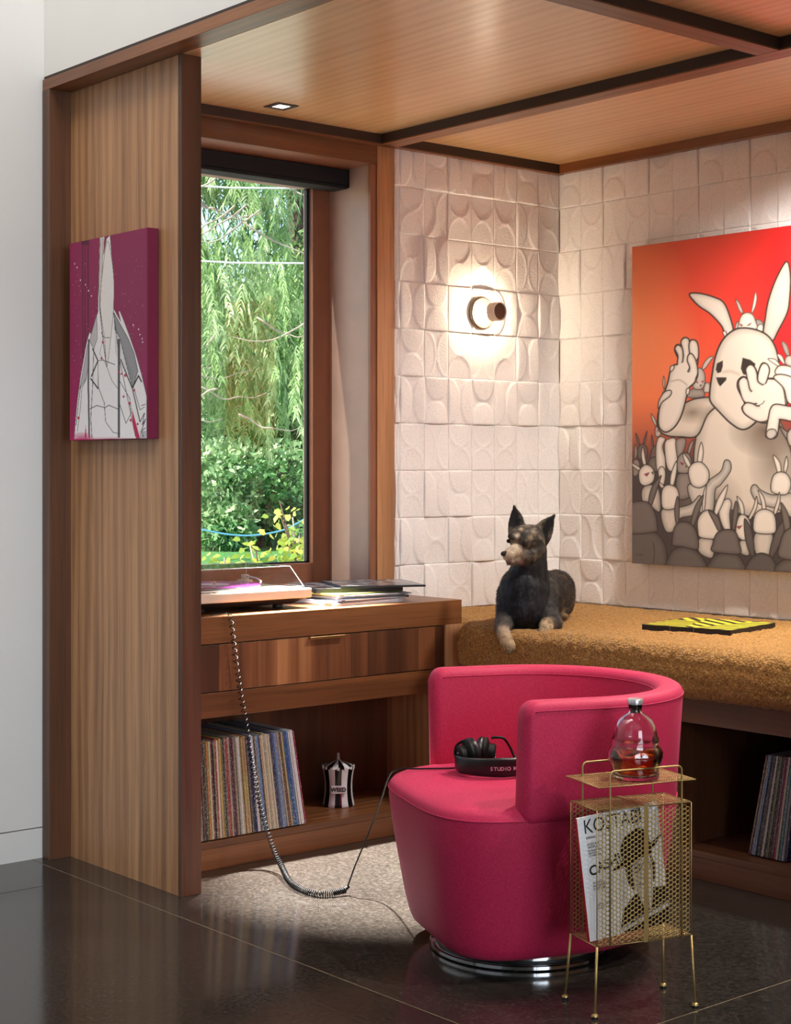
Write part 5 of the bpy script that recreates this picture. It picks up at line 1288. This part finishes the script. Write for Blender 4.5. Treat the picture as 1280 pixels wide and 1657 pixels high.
SPOTS = [((0.6372, -0.8573, 1.023), 0.008, (206, 190, 166), 0.7), ((0.6367, -0.8423, 1.0455), 0.007, (190, 172, 144), 0.6), ((0.6479, -0.891, 0.991), 0.008, (226, 208, 176), 0.8), ((0.6422, -0.9056, 0.9768), 0.006, (230, 214, 184), 0.8), ((0.6569, -0.8184, 1.0142), 0.012, (150, 128, 98), 0.45), ((0.6606, -0.7985, 1.0305), 0.01, (142, 120, 92), 0.4), ((0.6546, -0.8366, 1.0032), 0.006, (128, 122, 116), 0.7), ((0.6425, -0.8509, 0.9855), 0.007, (40, 38, 38), 0.6), ((0.6617, -0.7818, 0.9652), 0.012, (24, 22, 22), 0.7), ((0.66, -0.7683, 0.9919), 0.014, (24, 22, 22), 0.8), ((0.6535, -0.7914, 0.984), 0.01, (40, 36, 34), 0.6), ((0.6394, -0.8856, 0.9366), 0.006, (180, 150, 132), 0.5), ((0.6332, -0.9084, 0.9434), 0.005, (214, 196, 182), 0.7), ((0.6435, -0.8343, 0.9474), 0.006, (150, 124, 106), 0.4)]
TOES = [(0.6678, -0.9419, 0.6442), (0.6772, -0.9354, 0.6384), (0.6823, -0.9232, 0.6441), (0.7427, -0.8548, 0.6956), (0.7548, -0.8466, 0.6919), (0.7619, -0.832, 0.6956)]
dg = thing('dog', 'dark brindle cattle dog with pricked ears lying on the boucle cushion', 'dog', (.60, -.72, .70))
def capsule(g, a, ra, b, rb, n=14):
    a, b = np.array(a), np.array(b); ax = b-a; L = np.linalg.norm(ax); prof = []
    for t in np.linspace(-math.pi/2, 0, 6): prof.append((ra*math.cos(t), ra*math.sin(t)))
    for t in np.linspace(0, math.pi/2, 6): prof.append((rb*math.cos(t), L+rb*math.sin(t)))
    g.lathe(prof, a, n, ax/L)
g = G()
for nme, a, ra, b, rb in DOG: capsule(g, a, ra, b, rb)
tcv = np.array((.7638, -.6455, 0))
for bl, br, tp in EARS:
    bl, br, tp = map(np.array, (bl, br, tp)); rings = []
    for t in np.linspace(-.25, 1, 14):
        tt_ = max(t, 0); c = (bl+br)/2*(1-t)+tp*t
        w_ = (br-bl)/2*(1-tt_**1.9)*(1+.10*math.sin(math.pi*tt_)); wl = np.linalg.norm(w_)
        w_ = unit(br-bl)*max(wl, .0045); th = .0085*(1-tt_)+.0045
        rings.append([c+w_*math.cos(q)+tcv*(th*math.sin(q)-.012*(1-tt_)*(1-abs(math.cos(q)))*(1 if math.sin(q) > 0 else 0)) for q in np.linspace(0, 2*math.pi, 16, False)])
    g.loft(rings)
tmp = g.build('tmp_dog', PIPE)
rm = tmp.modifiers.new('r', 'REMESH'); rm.mode = 'VOXEL'; rm.voxel_size = .0036
sm = tmp.modifiers.new('s', 'SMOOTH'); sm.factor = .5; sm.iterations = 7
bpy.context.view_layer.update()
dme = bpy.data.meshes.new_from_object(tmp.evaluated_get(bpy.context.evaluated_depsgraph_get()))
bpy.data.objects.remove(tmp)
nv = len(dme.vertices); dv = np.empty(nv*3, np.float32); dme.vertices.foreach_get('co', dv); dv = dv.reshape(-1, 3).astype(float)
dn = np.empty(nv*3, np.float32); dme.vertices.foreach_get('normal', dn); dn = dn.reshape(-1, 3).astype(float)
def snap(e, back):   # seat a feature on the modelled surface, seen from the front of the face
    e = np.array(e); r = e-np.array(CAMP); r /= np.linalg.norm(r); w = dv-np.array(CAMP); t = w@r
    off = np.linalg.norm(w-t[:, None]*r, axis=1); k = np.nonzero(off < .006)[0]
    return tuple(np.array(CAMP)+r*(t[k].min()+back))
EYES = [snap(EYES[0], .0028), snap(EYES[1], .0062)]; MOUTH = snap(MOUTH, .002)
# coat: patches belong to the animal itself
def segd(a, b):
    a, b = np.array(a), np.array(b); ab = b-a; t = np.clip(((dv-a)@ab)/(ab@ab), 0, 1); return np.linalg.norm(dv-a-t[:, None]*ab, axis=1)
from mathutils import noise as mno
def fbm(sc): return np.array([mno.fractal(Vector(p*s3), 1., 2., 3) for p in dv for s3 in (np.array(sc),)])
st1 = fbm((55, 55, 16)); st2 = fbm((26, 26, 60))
BASE = dict(chest=(17, 17, 20), flank=(34, 29, 26), haunch=(44, 36, 28), shoulder=(36, 32, 30), leg=(40, 38, 38), shin=(160, 136, 118), paw=(178, 154, 120), toe=(168, 142, 108), neck=(16, 16, 18), skull=(66, 60, 54), cheek=(78, 68, 62), muzzle=(168, 150, 126), jaw=(116, 100, 92), brow=(44, 40, 38), hindpaw=(150, 120, 86), tail=(30, 26, 24))
STRK = dict(chest=(52, 56, 68), flank=(120, 92, 62), haunch=(150, 126, 92), shoulder=(104, 92, 76), leg=(100, 92, 86), shin=(214, 196, 176), paw=(104, 84, 62), toe=(80, 62, 46), neck=(46, 46, 50), skull=(176, 158, 132), cheek=(128, 112, 96), muzzle=(226, 208, 178), jaw=(158, 136, 122), brow=(90, 80, 72), hindpaw=(90, 70, 50), tail=(80, 66, 50))
wsum = np.zeros(nv); bc_ = np.zeros((nv, 3)); sc_ = np.zeros((nv, 3))
for nme, a, ra, b, rb in DOG:
    w = np.exp(-np.clip(segd(a, b)-(ra+rb)/2, -.03, 1)/.006); wsum += w
    bc_ += w[:, None]*np.array(lin(BASE[nme])); sc_ += w[:, None]*np.array(lin(STRK[nme]))
bc_ /= wsum[:, None]; sc_ /= wsum[:, None]
k = np.clip((.6*st1+.5*st2+.05)*1.6, 0, 1)[:, None]
dcol = bc_*(1-k)+sc_*k
dcol *= (.42+.22*rng.random(nv))[:, None]*(1+1.0*np.clip((bc_.mean(1)-.12)/.2, 0, 1))[:, None]
def spot(p, r, c, a=1.):
    global dcol
    w = (a*np.clip(1.4-np.linalg.norm(dv-np.array(p), axis=1)/r, 0, 1))[:, None]; w = np.minimum(w*(1+.6*st1[:, None]), 1).clip(0, 1)
    dcol = dcol*(1-w)+np.array(lin(c))*w
for P_, r_, c_, a__ in SPOTS: spot(snap(P_, .001), r_, tuple(int(v*1.5) if max(v for v in c_) < 60 else v for v in c_), a__)
for e in EYES: spot(e, .017, (92, 86, 80), .55); spot(e, .0105, (14, 13, 13), 1.)
spot(MOUTH, .008, (140, 84, 72), .7); spot(FORE, .014, (120, 104, 82), .4)
for bl, br, tp in EARS:
    d = segd(tuple((np.array(bl)+np.array(br))/2*.8+np.array(tp)*.2), tp); w = np.clip(1.5-d/.018, 0, 1)[:, None]
    dcol = dcol*(1-w)+np.array(lin((16, 15, 15)))*w
a_ = dme.color_attributes.new('paint', 'FLOAT_COLOR', 'POINT'); a_.data.foreach_set('color', np.c_[dcol, np.ones(nv)].astype(np.float32).ravel())
kf = NT('dog_coat'); at = kf.n('VertexColor', layer_name='paint'); kf.base(at.outputs[0], .55)
kf.b.inputs['Specular IOR Level'].default_value = .25; kf.b.inputs['Sheen Weight'].default_value = .03
kf.bump(kf.noise(kf.coord((260, 260, 90)), 1, 3), .35, .004)
dme.materials.clear(); dme.name = 'body'; body = link('body', dme, kf.m, dg, 180, fix=False)
# short fur: thin blades laid back along the coat
m = 26000; ids = rng.integers(0, nv, m); p = dv[ids]; nn = dn[ids]
flow = np.array((-.35, .55, -.55))+rng.normal(size=(m, 3))*.25; flow = unit(flow-nn*(flow*nn).sum(1, keepdims=True))
dr = unit(flow*.85+nn*.42); sd = unit(np.cross(dr, nn)); Lf = (.009*(.6+.8*rng.random(m)))[:, None]
face = np.linalg.norm(p-np.array(DOG[23][1]), axis=1) < .12; Lf[face] *= .5
paw = p[:, 2] < .69; Lf[paw] *= .6
V = np.stack([p-sd*.0006, p+sd*.0006, p+dr*Lf], 1).reshape(-1, 3); F = np.arange(m*3).reshape(-1, 3)
fur = link('fur', np_mesh('fur', V, F, np.repeat(dcol[ids]*(.8+.5*rng.random((m, 1))), 3, 0)), kf.m, dg, None, fix=False, kind='stuff')
EYE = simple('dark_eye', (22, 14, 10), .05)
for i, e in enumerate(EYES):
    o = G(); capsule(o, tuple(np.array(e)), .0074, tuple(np.array(e)+np.array((.0005, 0, 0))), .0074, 16); o.build('eye', EYE, dg, 180)
nz_ = G(); n0 = np.array(NOSE)
nz_.loft([[n0+np.array((.6455, .7638, 0))*(-.006+.0*q)+tcv*(.004)+0*q for q in range(3)]][:0] or [[n0+(np.array((.6455, .7638, 0))*math.cos(t)*.0125+np.array((0, 0, 1))*math.sin(t)*.0095)*math.cos(s)+(tcv*.8-np.array((.6455, .7638, 0))*.5)*math.sin(s)*.010 for t in np.linspace(0, 2*math.pi, 16, False)] for s in np.linspace(-1.5, 1.5, 10)])
nz_.build('nose', simple('wet_nose', (14, 13, 14), .22, 0, .2, 400, .3, 500), dg, 180)
CLAW = simple('dark_claw', (60, 50, 42), .4)
for t_ in TOES:
    o = G(); capsule(o, t_, .0032, tuple(np.array(t_)+tcv*.006-np.array((0, 0, .005))), .0016, 8); o.build('claw', CLAW, dg, 180)
